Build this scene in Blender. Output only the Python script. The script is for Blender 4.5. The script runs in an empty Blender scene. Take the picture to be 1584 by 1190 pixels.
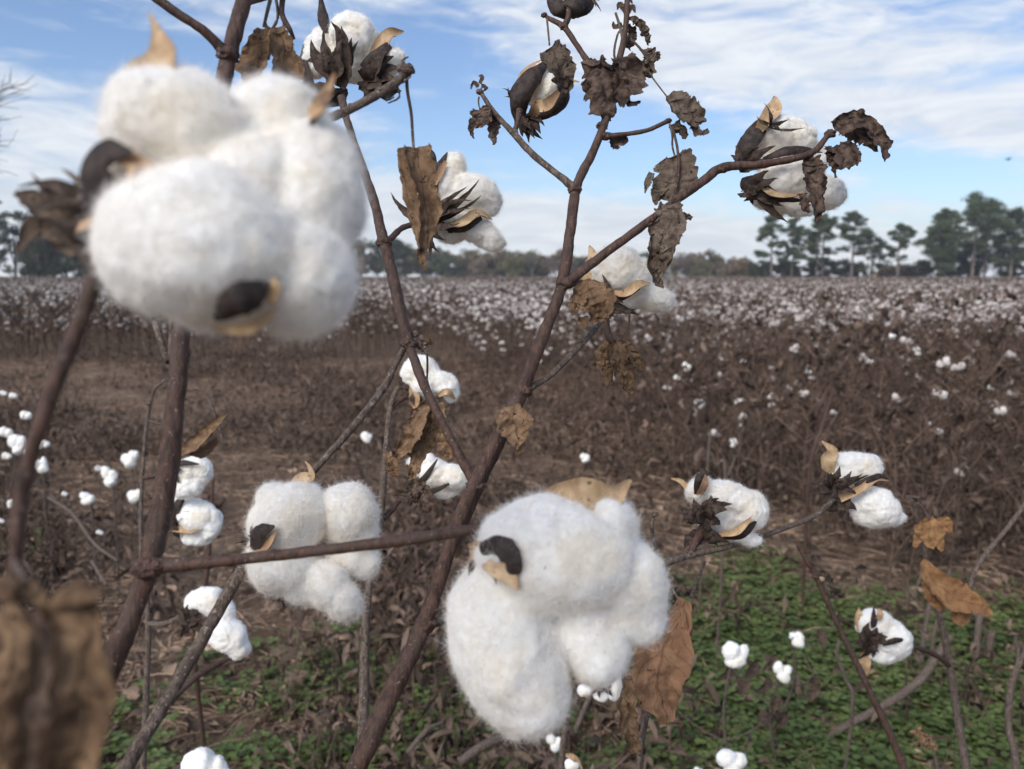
import bpy, bmesh, math, random
import numpy as np
from mathutils import Vector, Matrix

S = bpy.context.scene
C = S.collection
random.seed(7)
R = math.radians

# ------------------------------------------------------------------ camera
F = 1232.0                     # focal length in photo pixels (photo 1584 x 1190)
CAM = np.array((0.0, 0.0, 1.16))
PITCH = R(7.85)
cd = bpy.data.cameras.new("camera")
cam = bpy.data.objects.new("camera", cd)
C.objects.link(cam)
cam.location = CAM
cam.rotation_euler = (R(90) - PITCH, 0, 0)
cd.sensor_fit = 'HORIZONTAL'
cd.sensor_width = 36
cd.lens = F / 1584 * 36
cd.clip_start = 0.02
cd.clip_end = 3000
cd.dof.use_dof = True
cd.dof.focus_distance = 0.52
cd.dof.aperture_fstop = 11.0
S.camera = cam
AX = np.array((1.0, 0, 0))
AU = np.array((0, math.sin(PITCH), math.cos(PITCH)))
AF = np.array((0, math.cos(PITCH), -math.sin(PITCH)))

def P(x, y, d):
    """photo pixel + distance along the view axis -> world point"""
    return CAM + AX * ((x - 792) / F * d) + AU * (-(y - 595) / F * d) + AF * d

# ------------------------------------------------------------------ world, sun
SUN_EL, SUN_AZ = R(40), R(215)      # azimuth clockwise from +Y : behind and left of the camera
S.view_settings.view_transform = 'Standard'
S.view_settings.look = 'None'
S.view_settings.exposure = 0.50
S.view_settings.gamma = 1.0
S.render.engine = 'CYCLES'
S.cycles.use_denoising = True
S.cycles.max_bounces = 9
S.cycles.diffuse_bounces = 6
S.cycles.transparent_max_bounces = 6
sd = bpy.data.lights.new("sun", 'SUN')
sd.energy = 2.3
sd.angle = R(35)
sd.color = (1.0, 0.92, 0.82)
sun = bpy.data.objects.new("sun", sd)
C.objects.link(sun)
sv = Vector((math.sin(SUN_AZ) * math.cos(SUN_EL), math.cos(SUN_AZ) * math.cos(SUN_EL), math.sin(SUN_EL)))
sun.rotation_euler = sv.to_track_quat('Z', 'Y').to_euler()
sun.location = sv * 50

class NT:
    """tiny node-tree helper"""
    def __init__(s, tree):
        s.t = tree
        s.n = tree.nodes
    def node(s, typ, **kw):
        n = s.n.new(typ)
        for k, v in kw.items():
            if k.startswith('i_'):
                key = k[2:]
                key = int(key) if key.isdigit() else key.replace('_', ' ')
                s.set(n.inputs[key], v)
            else:
                setattr(n, k, v)
        return n
    def set(s, inp, v):
        if isinstance(v, bpy.types.NodeSocket):
            s.t.links.new(v, inp)
        else:
            inp.default_value = v
    def m(s, op, a, b=0.0, c=0.0):
        n = s.n.new('ShaderNodeMath'); n.operation = op
        s.set(n.inputs[0], a); s.set(n.inputs[1], b); s.set(n.inputs[2], c)
        return n.outputs[0]
    def mix(s, f, a, b, blend='MIX'):
        n = s.n.new('ShaderNodeMix'); n.data_type = 'RGBA'; n.blend_type = blend
        s.set(n.inputs[0], f); s.set(n.inputs[6], a); s.set(n.inputs[7], b)
        return n.outputs[2]
    def ss(s, x, a, b):
        n = s.n.new('ShaderNodeMapRange'); n.interpolation_type = 'SMOOTHSTEP'
        s.set(n.inputs[0], x); s.set(n.inputs[1], a); s.set(n.inputs[2], b)
        return n.outputs[0]
    def noise(s, vec, scale, detail=4, rough=0.55, dist=0.0):
        n = s.node('ShaderNodeTexNoise')
        s.set(n.inputs['Vector'], vec); s.set(n.inputs['Scale'], scale)
        s.set(n.inputs['Detail'], detail); s.set(n.inputs['Roughness'], rough); s.set(n.inputs['Distortion'], dist)
        return n.outputs[0]
    def comb(s, x, y, z=0.0):
        n = s.n.new('ShaderNodeCombineXYZ')
        s.set(n.inputs[0], x); s.set(n.inputs[1], y); s.set(n.inputs[2], z)
        return n.outputs[0]

W = bpy.data.worlds.new("World")
S.world = W
W.use_nodes = True
w = NT(W.node_tree)
w.n.clear()
wo = w.node('ShaderNodeOutputWorld')
bg = w.node('ShaderNodeBackground', i_Strength=0.105)
w.t.links.new(bg.outputs[0], wo.inputs[0])
sky = w.node('ShaderNodeTexSky', sky_type='NISHITA', sun_disc=False, sun_elevation=SUN_EL, sun_rotation=SUN_AZ)
sky.air_density = 1.0; sky.dust_density = 0.6; sky.ozone_density = 1.6
tc = w.node('ShaderNodeTexCoord')
sep = w.node('ShaderNodeSeparateXYZ'); w.t.links.new(tc.outputs['Generated'], sep.inputs[0])
az = w.m('ARCTAN2', sep.outputs[0], sep.outputs[1])
el = w.m('ARCSINE', sep.outputs[2])
def gauss(a0, e0, sa, se, slope=0.0):
    """soft streak centred at azimuth a0, elevation e0; slope = d(el)/d(az)"""
    da = w.m('SUBTRACT', az, a0)
    de = w.m('SUBTRACT', w.m('SUBTRACT', el, e0), w.m('MULTIPLY', da, slope))
    q = w.m('ADD', w.m('POWER', w.m('ABSOLUTE', w.m('DIVIDE', da, sa)), 2.0), w.m('POWER', w.m('ABSOLUTE', w.m('DIVIDE', de, se)), 2.0))
    return w.m('EXPONENT', w.m('MULTIPLY', q, -1.0))
v1 = w.comb(w.m('MULTIPLY', az, 2.6), w.m('ADD', w.m('MULTIPLY', el, 11.0), w.m('MULTIPLY', az, 1.4)), 3.1)
n1 = w.noise(v1, 1.7, 8, 0.62, 0.5)
v2 = w.comb(w.m('MULTIPLY', az, 5.0), w.m('MULTIPLY', el, 22.0), 9.7)
n2 = w.noise(v2, 2.2, 8, 0.64, 0.8)
nn = w.m('ADD', w.m('MULTIPLY', n1, 0.6), w.m('MULTIPLY', n2, 0.4))
bias = w.m('SUBTRACT', w.m('MULTIPLY', nn, 1.9), 0.2)
def addg(b, k, *a):
    return w.m('ADD', b, w.m('MULTIPLY', gauss(*a), k))
bias = addg(bias, 0.36, 0.42, 0.185, 0.42, 0.055, -0.26)      # the long bright bank, upper right
bias = addg(bias, 0.22, 0.50, 0.29, 0.45, 0.07, -0.1)
bias = addg(bias, 0.16, 0.12, 0.27, 0.20, 0.05, -0.1)
bias = addg(bias, 0.32, -0.42, 0.315, 0.28, 0.020, 0.02)      # thin streak, upper left
bias = addg(bias, 0.32, -0.50, 0.165, 0.34, 0.030, -0.22)
bias = addg(bias, 0.30, -0.40, 0.07, 0.30, 0.05, -0.08)       # low bank, left
bias = addg(bias, 0.34, 0.10, 0.045, 0.34, 0.04, -0.06)       # low bank, centre right
bias = addg(bias, 0.40, 0.0, 0.0, 3.0, 0.065, 0.0)
bias = addg(bias, -0.30, 0.08, 0.17, 0.20, 0.05, -0.1)
bias = addg(bias, -0.22, -0.08, 0.30, 0.10, 0.12, 0.0)       # open blue
bias = addg(bias, -0.20, -0.40, 0.24, 0.25, 0.03, 0.0)
bias = addg(bias, -0.25, 0.56, 0.10, 0.22, 0.028, -0.18)
mask = w.m('MULTIPLY', w.ss(bias, 0.60, 1.14), 0.93)
ccol = w.mix(w.ss(n2, 0.3, 0.7), (5.0, 5.4, 6.0, 1), (6.5, 6.7, 6.95, 1))
skyc = w.mix(1.0, sky.outputs[0], (0.86, 0.93, 1.06, 1), 'MULTIPLY')
col = w.mix(mask, skyc, ccol)
w.t.links.new(col, bg.inputs[0])

# ------------------------------------------------------------------ numpy noise
def _h(ix, iy, iz, seed):
    n = (ix * 374761393 + iy * 668265263 + iz * 2147483647 + seed * 974634777).astype(np.int64) & 0xffffffff
    n = ((n ^ (n >> 13)) * 1274126177) & 0xffffffff
    n = ((n ^ (n >> 16)) * 2246822519) & 0xffffffff
    return ((n ^ (n >> 15)) & 0xffff) / 32767.5 - 1.0
def vnoise(p, scale, seed=0):
    q = np.asarray(p, float) * scale + 100.37 + seed * 3.7
    i = np.floor(q).astype(np.int64); f = q - i
    f = f * f * (3 - 2 * f)
    r = 0
    for dx in (0, 1):
        for dy in (0, 1):
            for dz in (0, 1):
                wgt = (f[..., 0] if dx else 1 - f[..., 0]) * (f[..., 1] if dy else 1 - f[..., 1]) * (f[..., 2] if dz else 1 - f[..., 2])
                r = r + wgt * _h(i[..., 0] + dx, i[..., 1] + dy, i[..., 2] + dz, seed)
    return r
def vnoise3(p, scale, seed=0):
    return np.stack([vnoise(p, scale, seed + k * 17) for k in range(3)], -1)

# ------------------------------------------------------------------ mesh builder
class MB:
    def __init__(s):
        s.v = []; s.n = 0; s.f = {3: [], 4: []}; s.fm = {3: [], 4: []}; s.var = []; s.uv = []
    def add(s, v, f, mat=0, var=0.5, uv=None):
        v = np.asarray(v, float).reshape(-1, 3); f = np.asarray(f, np.int64)
        k = f.shape[1]
        s.f[k].append(f + s.n); s.fm[k].append(np.full(len(f), mat) if np.isscalar(mat) else np.asarray(mat))
        s.v.append(v); s.n += len(v)
        s.var.append(np.full(len(v), var) if np.isscalar(var) else np.asarray(var))
        s.uv.append(np.zeros((len(v), 3)) if uv is None else uv)
        return s
    def merge(s, o, M=None, off=None, sc=1.0, rot=None, dvar=0.0):
        """append another builder's arrays, transformed"""
        v = np.concatenate(o.v) * sc
        if rot is not None: v = v @ rot.T
        if off is not None: v = v + off
        for k in (3, 4):
            for f, m in zip(o.f[k], o.fm[k]):
                s.f[k].append(f + s.n); s.fm[k].append(m)
        s.v.append(v); s.var.append(np.concatenate(o.var) + dvar); s.uv.append(np.concatenate(o.uv)); s.n += len(v)
    def build(s, name, mats, parent=None, smooth=True, origin=None):
        me = bpy.data.meshes.new(name)
        V = np.concatenate(s.v)
        inv = None
        f3 = np.concatenate(s.f[3]) if s.f[3] else np.zeros((0, 3), np.int64)
        f4 = np.concatenate(s.f[4]) if s.f[4] else np.zeros((0, 4), np.int64)
        m3 = np.concatenate(s.fm[3]) if s.f[3] else np.zeros(0)
        m4 = np.concatenate(s.fm[4]) if s.f[4] else np.zeros(0)
        ob = bpy.data.objects.new(name, me)
        C.objects.link(ob)
        pw = np.zeros(3)
        if origin is not None:
            pw = np.asarray(origin, float)
        elif parent is not None:
            pw = np.array(parent['_w'])
        V = V - pw
        if parent is not None:
            ob.parent = parent
            ob.location = pw - np.array(parent['_w'])
        else:
            ob.location = pw
        ob['_w'] = [float(x) for x in pw]
        me.vertices.add(len(V)); me.vertices.foreach_set('co', V.ravel().astype(np.float32))
        nl = len(f3) * 3 + len(f4) * 4
        me.loops.add(nl)
        me.loops.foreach_set('vertex_index', np.concatenate([f3.ravel(), f4.ravel()]).astype(np.int32))
        npol = len(f3) + len(f4)
        me.polygons.add(npol)
        st = np.concatenate([np.arange(len(f3)) * 3, len(f3) * 3 + np.arange(len(f4)) * 4]).astype(np.int32)
        me.polygons.foreach_set('loop_start', st)
        me.polygons.foreach_set('material_index', np.concatenate([m3, m4]).astype(np.int32))
        me.polygons.foreach_set('use_smooth', np.full(npol, smooth))
        a = me.attributes.new('var', 'FLOAT', 'POINT'); a.data.foreach_set('value', np.concatenate(s.var).astype(np.float32))
        a = me.attributes.new('luv', 'FLOAT_VECTOR', 'POINT'); a.data.foreach_set('vector', np.concatenate(s.uv).ravel().astype(np.float32))
        for m in (mats if isinstance(mats, (list, tuple)) else [mats]):
            me.materials.append(m)
        me.update(calc_edges=True)
        return ob

def tag(o, label=None, cat=None, group=None, kind=None):
    if label: o['label'] = label
    if cat: o['category'] = cat
    if group: o['group'] = group
    if kind: o['kind'] = kind
    return o
def empty(name, loc, label, cat, group=None):
    o = bpy.data.objects.new(name, None); C.objects.link(o)
    o.empty_display_size = 0.05
    o.location = loc; o['_w'] = [float(x) for x in loc]
    return tag(o, label, cat, group)

# ------------------------------------------------------------------ materials
def newmat(name):
    m = bpy.data.materials.new(name); m.use_nodes = True
    n = NT(m.node_tree); n.n.clear()
    out = n.node('ShaderNodeOutputMaterial')
    return m, n, out
def attr(n, name, vec=False):
    a = n.node('ShaderNodeAttribute', attribute_name=name)
    return a.outputs['Vector'] if vec else a.outputs['Fac']
def pmat(name, cols, scale=200.0, rough=0.8, bump=0.3, bdist=0.0005, spec=0.25, trans=0.0, varamt=0.35, spots=None, detail=5, veins=False, stretch=None, pos=(0.35, 0.65), bscale=None):
    """noise mixed two or three colour surface with bump; cols are base colours"""
    m, n, out = newmat(name)
    tc = n.node('ShaderNodeTexCoord').outputs['Object']
    if stretch:
        mp = n.node('ShaderNodeMapping'); n.set(mp.inputs['Vector'], tc); mp.inputs['Scale'].default_value = stretch; tcs = mp.outputs[0]
    else: tcs = tc
    n1 = n.noise(tcs, scale, detail, 0.62)
    n2 = n.noise(tcs, scale * 0.23, 3, 0.55)
    c = n.mix(n.ss(n1, *pos), (*cols[0], 1), (*cols[1], 1))
    if len(cols) > 2:
        c = n.mix(n.ss(n2, 0.45, 0.7), c, (*cols[2], 1))
    if spots:
        ns = n.noise(tc, spots[1], 3, 0.6)
        c = n.mix(n.ss(ns, spots[2], spots[2] + 0.05), c, (*spots[0], 1))
    if veins:
        sp = n.node('ShaderNodeSeparateXYZ'); n.t.links.new(attr(n, 'luv', True), sp.inputs[0])
        u, v = sp.outputs[0], sp.outputs[1]
        av = n.m('ABSOLUTE', v)
        mid = n.ss(av, 0.09, 0.0)
        side = n.m('FRACT', n.m('SUBTRACT', n.m('MULTIPLY', u, 7.0), n.m('MULTIPLY', av, 1.6)))
        sv_ = n.ss(n.m('ABSOLUTE', n.m('SUBTRACT', side, 0.5)), 0.07, 0.0)
        vein = n.m('MAXIMUM', mid, n.m('MULTIPLY', sv_, 0.6))
        c = n.mix(n.m('MULTIPLY', vein, 0.45), c, (cols[0][0] * .5, cols[0][1] * .5, cols[0][2] * .5, 1))
    va = attr(n, 'var')
    hv = n.m('ADD', n.m('MULTIPLY', n.m('SUBTRACT', va, 0.5), 2 * varamt), 1.0)
    hs = n.node('ShaderNodeHueSaturation'); n.set(hs.inputs['Value'], hv); n.set(hs.inputs['Color'], c)
    c = hs.outputs[0]
    b = n.node('ShaderNodeBsdfPrincipled')
    n.set(b.inputs['Base Color'], c); b.inputs['Roughness'].default_value = rough
    b.inputs['Specular IOR Level'].default_value = spec
    if bump:
        bh = n.noise(tcs, bscale or scale * 1.3, 5, 0.65)
        if veins: bh = n.m('ADD', bh, n.m('MULTIPLY', vein, 0.5))
        bp = n.node('ShaderNodeBump'); bp.inputs['Strength'].default_value = bump; bp.inputs['Distance'].default_value = bdist
        n.set(bp.inputs['Height'], bh); n.t.links.new(bp.outputs[0], b.inputs['Normal'])
    sh = b.outputs[0]
    if trans:
        t = n.node('ShaderNodeBsdfTranslucent'); n.set(t.inputs[0], c)
        mx = n.node('ShaderNodeMixShader'); mx.inputs[0].default_value = trans
        n.t.links.new(sh, mx.inputs[1]); n.t.links.new(t.outputs[0], mx.inputs[2]); sh = mx.outputs[0]
    n.t.links.new(sh, out.inputs[0])
    return m

M = {}
def lintmat(name, sss, col=(0.95, 0.925, 0.88), stain=0.6):
    m, n, out = newmat(name)
    tc = n.node('ShaderNodeTexCoord').outputs['Object']
    s1 = n.noise(tc, 34, 5, 0.62)
    s2 = n.noise(tc, 420, 4, 0.6)
    c = n.mix(n.m('MULTIPLY', n.ss(s1, 0.46, 0.66), stain), (*col, 1), (0.84, 0.745, 0.58, 1))
    c = n.mix(n.ss(s2, 0.69, 0.73), c, (0.42, 0.32, 0.19, 1))
    b = n.node('ShaderNodeBsdfPrincipled'); n.set(b.inputs['Base Color'], c)
    b.inputs['Roughness'].default_value = 1.0; b.inputs['Specular IOR Level'].default_value = 0.0
    b.inputs['Sheen Weight'].default_value = 0.15; b.inputs['Sheen Roughness'].default_value = 0.6
    if sss:
        b.inputs['Subsurface Weight'].default_value = 0.85
        b.inputs['Subsurface Radius'].default_value = (1, 0.95, 0.9)
        b.inputs['Subsurface Scale'].default_value = 0.006
    bp = n.node('ShaderNodeBump'); bp.inputs['Strength'].default_value = 0.18; bp.inputs['Distance'].default_value = 0.0006
    n.set(bp.inputs['Height'], n.m('ADD', n.noise(tc, 240, 7, 0.7, 0.6), n.m('MULTIPLY', n.noise(tc, 900, 3, 0.7), 0.4))); n.t.links.new(bp.outputs[0], b.inputs['Normal'])
    n.t.links.new(b.outputs[0], out.inputs[0])
    return m
M['lint'] = lintmat('cotton_lint', True)
M['fluff'] = pmat('cotton_fibre', [(0.97, 0.945, 0.90), (0.96, 0.93, 0.875)], 50, 1.0, 0, spec=0, trans=0.5, varamt=0.05)
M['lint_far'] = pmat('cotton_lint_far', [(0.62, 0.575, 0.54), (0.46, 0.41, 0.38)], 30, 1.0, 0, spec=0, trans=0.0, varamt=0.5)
M['bark'] = pmat('stem_bark', [(0.042, 0.023, 0.017), (0.105, 0.056, 0.040), (0.078, 0.050, 0.038)], 330, 0.6, 1.0, 0.0014, 0.35, spots=((0.20, 0.15, 0.12), 640, 0.63), stretch=(1, 1, 0.22))
M['bark_grey'] = pmat('weathered_stem_bark', [(0.072, 0.052, 0.042), (0.18, 0.14, 0.115), (0.10, 0.076, 0.062)], 420, 0.85, 1.0, 0.0014, 0.2, spots=((0.30, 0.25, 0.21), 520, 0.60), stretch=(1, 1, 0.25))
M['leaf'] = pmat('dry_leaf', [(0.135, 0.082, 0.050), (0.30, 0.195, 0.115), (0.20, 0.125, 0.075)], 160, 0.85, 0.8, 0.0008, 0.2, trans=0.18, spots=((0.035, 0.022, 0.015), 420, 0.63), veins=True)
M['leaf_grey'] = pmat('grey_dry_leaf', [(0.085, 0.062, 0.048), (0.20, 0.155, 0.12), (0.13, 0.095, 0.072)], 190, 0.85, 0.8, 0.0008, 0.2, trans=0.15, spots=((0.025, 0.018, 0.014), 380, 0.61), veins=True)
M['leaf_orange'] = pmat('tan_dry_leaf', [(0.25, 0.125, 0.060), (0.46, 0.27, 0.12), (0.33, 0.17, 0.08)], 110, 0.8, 0.7, 0.0008, 0.25, trans=0.2, spots=((0.07, 0.035, 0.02), 300, 0.68), veins=True)
M['leaf_rust'] = pmat('rust_dry_leaf', [(0.185, 0.100, 0.055), (0.34, 0.195, 0.110), (0.25, 0.135, 0.075)], 120, 0.8, 0.8, 0.001, 0.25, trans=0.15, spots=((0.06, 0.03, 0.02), 170, 0.66), veins=True)
M['leaf_dark'] = pmat('dark_dry_leaf', [(0.045, 0.031, 0.025), (0.150, 0.105, 0.082), (0.078, 0.054, 0.043)], 210, 0.85, 0.8, 0.0008, 0.2, trans=0.08, spots=((0.17, 0.125, 0.095), 300, 0.68))
M['bract'] = pmat('dry_bract', [(0.026, 0.019, 0.016), (0.095, 0.068, 0.054), (0.052, 0.036, 0.030)], 300, 0.8, 0.6, 0.0005, 0.2, trans=0.06)
M['bur_out'] = pmat('bur_outside', [(0.020, 0.014, 0.013), (0.060, 0.044, 0.038), (0.032, 0.023, 0.020)], 260, 0.7, 0.5, 0.0005, 0.3)
M['bur_in'] = pmat('bur_inside', [(0.36, 0.235, 0.125), (0.58, 0.42, 0.25), (0.33, 0.18, 0.10)], 150, 0.6, 0.6, 0.0008, 0.35, spots=((0.14, 0.075, 0.05), 230, 0.62), stretch=(1, 1, .5))
M['bur_rim'] = pmat('bur_rim', [(0.20, 0.105, 0.055), (0.36, 0.20, 0.10)], 200, 0.7, 0.4, 0.0005, 0.3)
M['bark_leaf_stem'] = M['bark_grey']
# field materials (no bump, seen from metres away)
M['f_stem'] = pmat('field_stem', [(0.080, 0.052, 0.040), (0.180, 0.122, 0.092)], 12, 0.9, 0, varamt=0.6)
M['f_leaf'] = pmat('field_dry_leaf', [(0.068, 0.048, 0.037), (0.170, 0.122, 0.092)], 10, 0.9, 0, trans=0.1, varamt=0.75)
M['litter'] = pmat('leaf_litter', [(0.090, 0.062, 0.044), (0.265, 0.185, 0.130)], 6, 0.9, 0, varamt=0.85)
M['clover'] = pmat('clover', [(0.082, 0.118, 0.036), (0.138, 0.178, 0.058)], 5, 0.6, 0, trans=0.2, varamt=0.55, spec=0.3)

# ------------------------------------------------------------------ shapes
def crom(pts, n):
    """Catmull-Rom resample of a K x D array"""
    pts = np.asarray(pts, float)
    if len(pts) == 1: return np.repeat(pts, n, 0)
    p = np.vstack([2 * pts[0] - pts[1], pts, 2 * pts[-1] - pts[-2]])
    t = np.linspace(0, len(pts) - 1 - 1e-9, n)
    i = t.astype(int); f = (t - i)[:, None]
    a, b, c, d = p[i], p[i + 1], p[i + 2], p[i + 3]
    return 0.5 * (2 * b + (c - a) * f + (2 * a - 5 * b + 4 * c - d) * f ** 2 + (3 * b - a - 3 * c + d) * f ** 3)
def lin(vals, n):
    vals = np.asarray(vals, float)
    return np.interp(np.linspace(0, len(vals) - 1, n), np.arange(len(vals)), vals)
def nrm(v):
    return v / (np.linalg.norm(v, axis=-1, keepdims=True) + 1e-12)

def tube(mb, pts, rad, seg=8, mat=0, var=0.5, bark=0.0, smooth=True, per=None, cap=True):
    """tube through world points pts (K x 3) with radii in metres"""
    pts = np.asarray(pts, float)
    if per:
        L = np.linalg.norm(np.diff(pts, axis=0), axis=1).sum()
        n = max(len(pts) + 1, int(L / per) + 2)
        n = min(n, 220)
        q = crom(pts, n) if smooth else pts
    else:
        q = crom(pts, max(2, len(pts) * 3 - 2)) if smooth and len(pts) > 2 else pts
    n = len(q)
    r = lin(rad, n) if not np.isscalar(rad) else np.full(n, rad)
    T = nrm(np.gradient(q, axis=0))
    ref = np.array((0.31, 0.2, 0.93)) if abs(T[0] @ np.array((0.31, 0.2, 0.93))) < 0.9 else np.array((1.0, 0, 0))
    A = nrm(np.cross(T, ref)); B = np.cross(T, A)
    th = np.arange(seg) / seg * 2 * math.pi
    ring = (A[:, None] * np.cos(th)[None, :, None] + B[:, None] * np.sin(th)[None, :, None])
    V = q[:, None] + ring * r[:, None, None]
    if bark:
        nz = vnoise(V, 260, 3) * 0.6 + vnoise(V * np.array((1, 1, .35)), 600, 5) * 0.4
        lump = vnoise(q, 45, 9)
        V = V + ring * (r[:, None] * (bark * nz + 0.5 * bark * lump[:, None]))[..., None]
    V = V.reshape(-1, 3)
    i = np.arange(n - 1)[:, None] * seg; j = np.arange(seg)[None]; k = (j + 1) % seg
    f = np.stack([i + j, i + k, i + seg + k, i + seg + j], -1).reshape(-1, 4)
    uv = np.zeros((len(V), 3)); uv[:, 0] = np.repeat(np.linspace(0, 1, n), seg)
    mb.add(V, f, mat, var, uv)
    if cap:
        for base, c in ((0, q[0]), ((n - 1) * seg, q[-1])):
            vv = np.vstack([V[base:base + seg], c[None]])
            ff = np.stack([np.arange(seg), (np.arange(seg) + 1) % seg, np.full(seg, seg)], -1)
            mb.add(vv, ff, mat, var)
    return q

_ico = {}
def ico(n):
    if n not in _ico:
        bm = bmesh.new(); bmesh.ops.create_icosphere(bm, subdivisions=n, radius=1)
        bm.verts.ensure_lookup_table()
        _ico[n] = (np.array([v.co[:] for v in bm.verts]), np.array([[v.index for v in f.verts] for f in bm.faces]))
        bm.free()
    return _ico[n]

def strip(mb, pts, width, curl=0.0, nrmv=None, nu=24, nv=10, rag=0.0, crump=0.0, cscale=80, mat=0, var=0.5, twist=0.0, thick=0.0, mat2=None, mat3=None, seed=0, bow=0.0, pleat=0.0):
    """leaf / valve: a ribbon along a centre line, bent round its length.  width half-widths (m),
    curl total bend in radians (scalar or list), nrmv facing direction"""
    q = crom(pts, nu)
    wv = np.maximum(crom(np.asarray(width, float)[:, None], nu)[:, 0] if len(width) > 2 else lin(width, nu), 1e-5)
    cu = lin(np.atleast_1d(curl), nu) if not np.isscalar(curl) else np.full(nu, float(curl))
    tw = lin(np.atleast_1d(twist), nu) if not np.isscalar(twist) else np.linspace(0, twist, nu)
    T = nrm(np.gradient(q, axis=0))
    N0 = -AF if nrmv is None else np.asarray(nrmv, float)
    Sd = nrm(np.cross(T, N0[None])); N = np.cross(Sd, T)
    c, s = np.cos(tw)[:, None], np.sin(tw)[:, None]
    S2, N2 = Sd * c + N * s, N * c - Sd * s
    v = np.linspace(-1, 1, nv)
    u = np.linspace(0, 1, nu)
    if rag:
        e = 1 + rag * (vnoise(np.stack([u * 14 + seed, u * 0, u * 0 + seed], -1), 1.0, 3) + 0.6 * vnoise(np.stack([u * 31 + seed, u * 0, u * 0 + seed], -1), 1.0, 8))
        e2 = 1 + rag * (vnoise(np.stack([u * 14 + seed, u * 0, u * 0 + seed], -1), 1.0, 5) + 0.6 * vnoise(np.stack([u * 31 + seed, u * 0, u * 0 + seed], -1), 1.0, 11))
        wl, wr = wv * e, wv * e2
    else: wl = wr = wv
    W_ = np.where(v[None] < 0, wl[:, None], wr[:, None])
    ang = v[None] * cu[:, None] / 2
    safe = np.where(np.abs(cu) < 1e-3, 1e-3, cu)
    Rr = W_ * 2 / safe[:, None]
    lat = Rr * np.sin(ang); up = Rr * (1 - np.cos(ang))
    G = q[:, None] + S2[:, None] * lat[..., None] + N2[:, None] * up[..., None]
    if pleat:
        G = G + N2[:, None] * (pleat * wv[:, None] * np.sin(v[None] * 9 + seed))[..., None]
    if crump:
        wm = wv.mean(); amp = crump * wm
        if cscale < 100 and nu > 20:
            fr = .55 / wm
            rd = lambda q_, s_: 1 - 2 * np.abs(q_)
            G = G + amp * (1.5 * vnoise3(G, fr, seed) + .9 * rd(vnoise3(G, fr * 1.9, seed + 5), 0) + .45 * rd(vnoise3(G, fr * 4.1, seed + 9), 0))
        else:
            G = G + amp * (vnoise3(G + seed * 1.3, cscale, seed) + 0.5 * vnoise3(G + seed, cscale * 2.3, seed + 5))
    V = G.reshape(-1, 3)
    i = np.arange(nu - 1)[:, None] * nv; j = np.arange(nv - 1)[None]
    f = np.stack([i + j, i + j + 1, i + nv + j + 1, i + nv + j], -1).reshape(-1, 4)
    uv = np.zeros((len(V), 3)); uv[:, 0] = np.repeat(u, nv); uv[:, 1] = np.tile(v, nu)
    if not thick:
        mb.add(V, f, mat, var, uv)
    else:
        gu = np.gradient(G, axis=0); gv = np.gradient(G, axis=1)
        nn_ = nrm(np.cross(gu, gv)); 
        sgn = np.sign((nn_ * N2[:, None]).sum(-1, keepdims=True)); sgn[sgn == 0] = 1
        nn_ = nn_ * sgn
        e = (1 - 0.75 * np.abs(v) ** 3)[None, :, None] * np.minimum(1, wv / (thick * 2))[:, None, None]
        Vb = (G - nn_ * thick * e).reshape(-1, 3)
        m2 = mat if mat2 is None else mat2
        m3 = m2 if mat3 is None else mat3
        n0 = len(V)
        VV = np.vstack([V, Vb]); UU = np.vstack([uv, uv])
        mb.add(VV, np.vstack([f, f[:, ::-1] + n0]), np.concatenate([np.full(len(f), mat), np.full(len(f), m2)]), var, UU)
        # rim
        bl = np.concatenate([np.arange(0, nu) * nv, (nu - 1) * nv + np.arange(1, nv), (np.arange(nu - 1)[::-1]) * nv + nv - 1, np.arange(nv - 1)[::-1][:-1]])
        b2 = np.roll(bl, -1)
        mb.add(VV, np.stack([bl, b2, b2 + n0, bl + n0], -1), m3, var, UU)
    return mb

def px(d): return d / F

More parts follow.
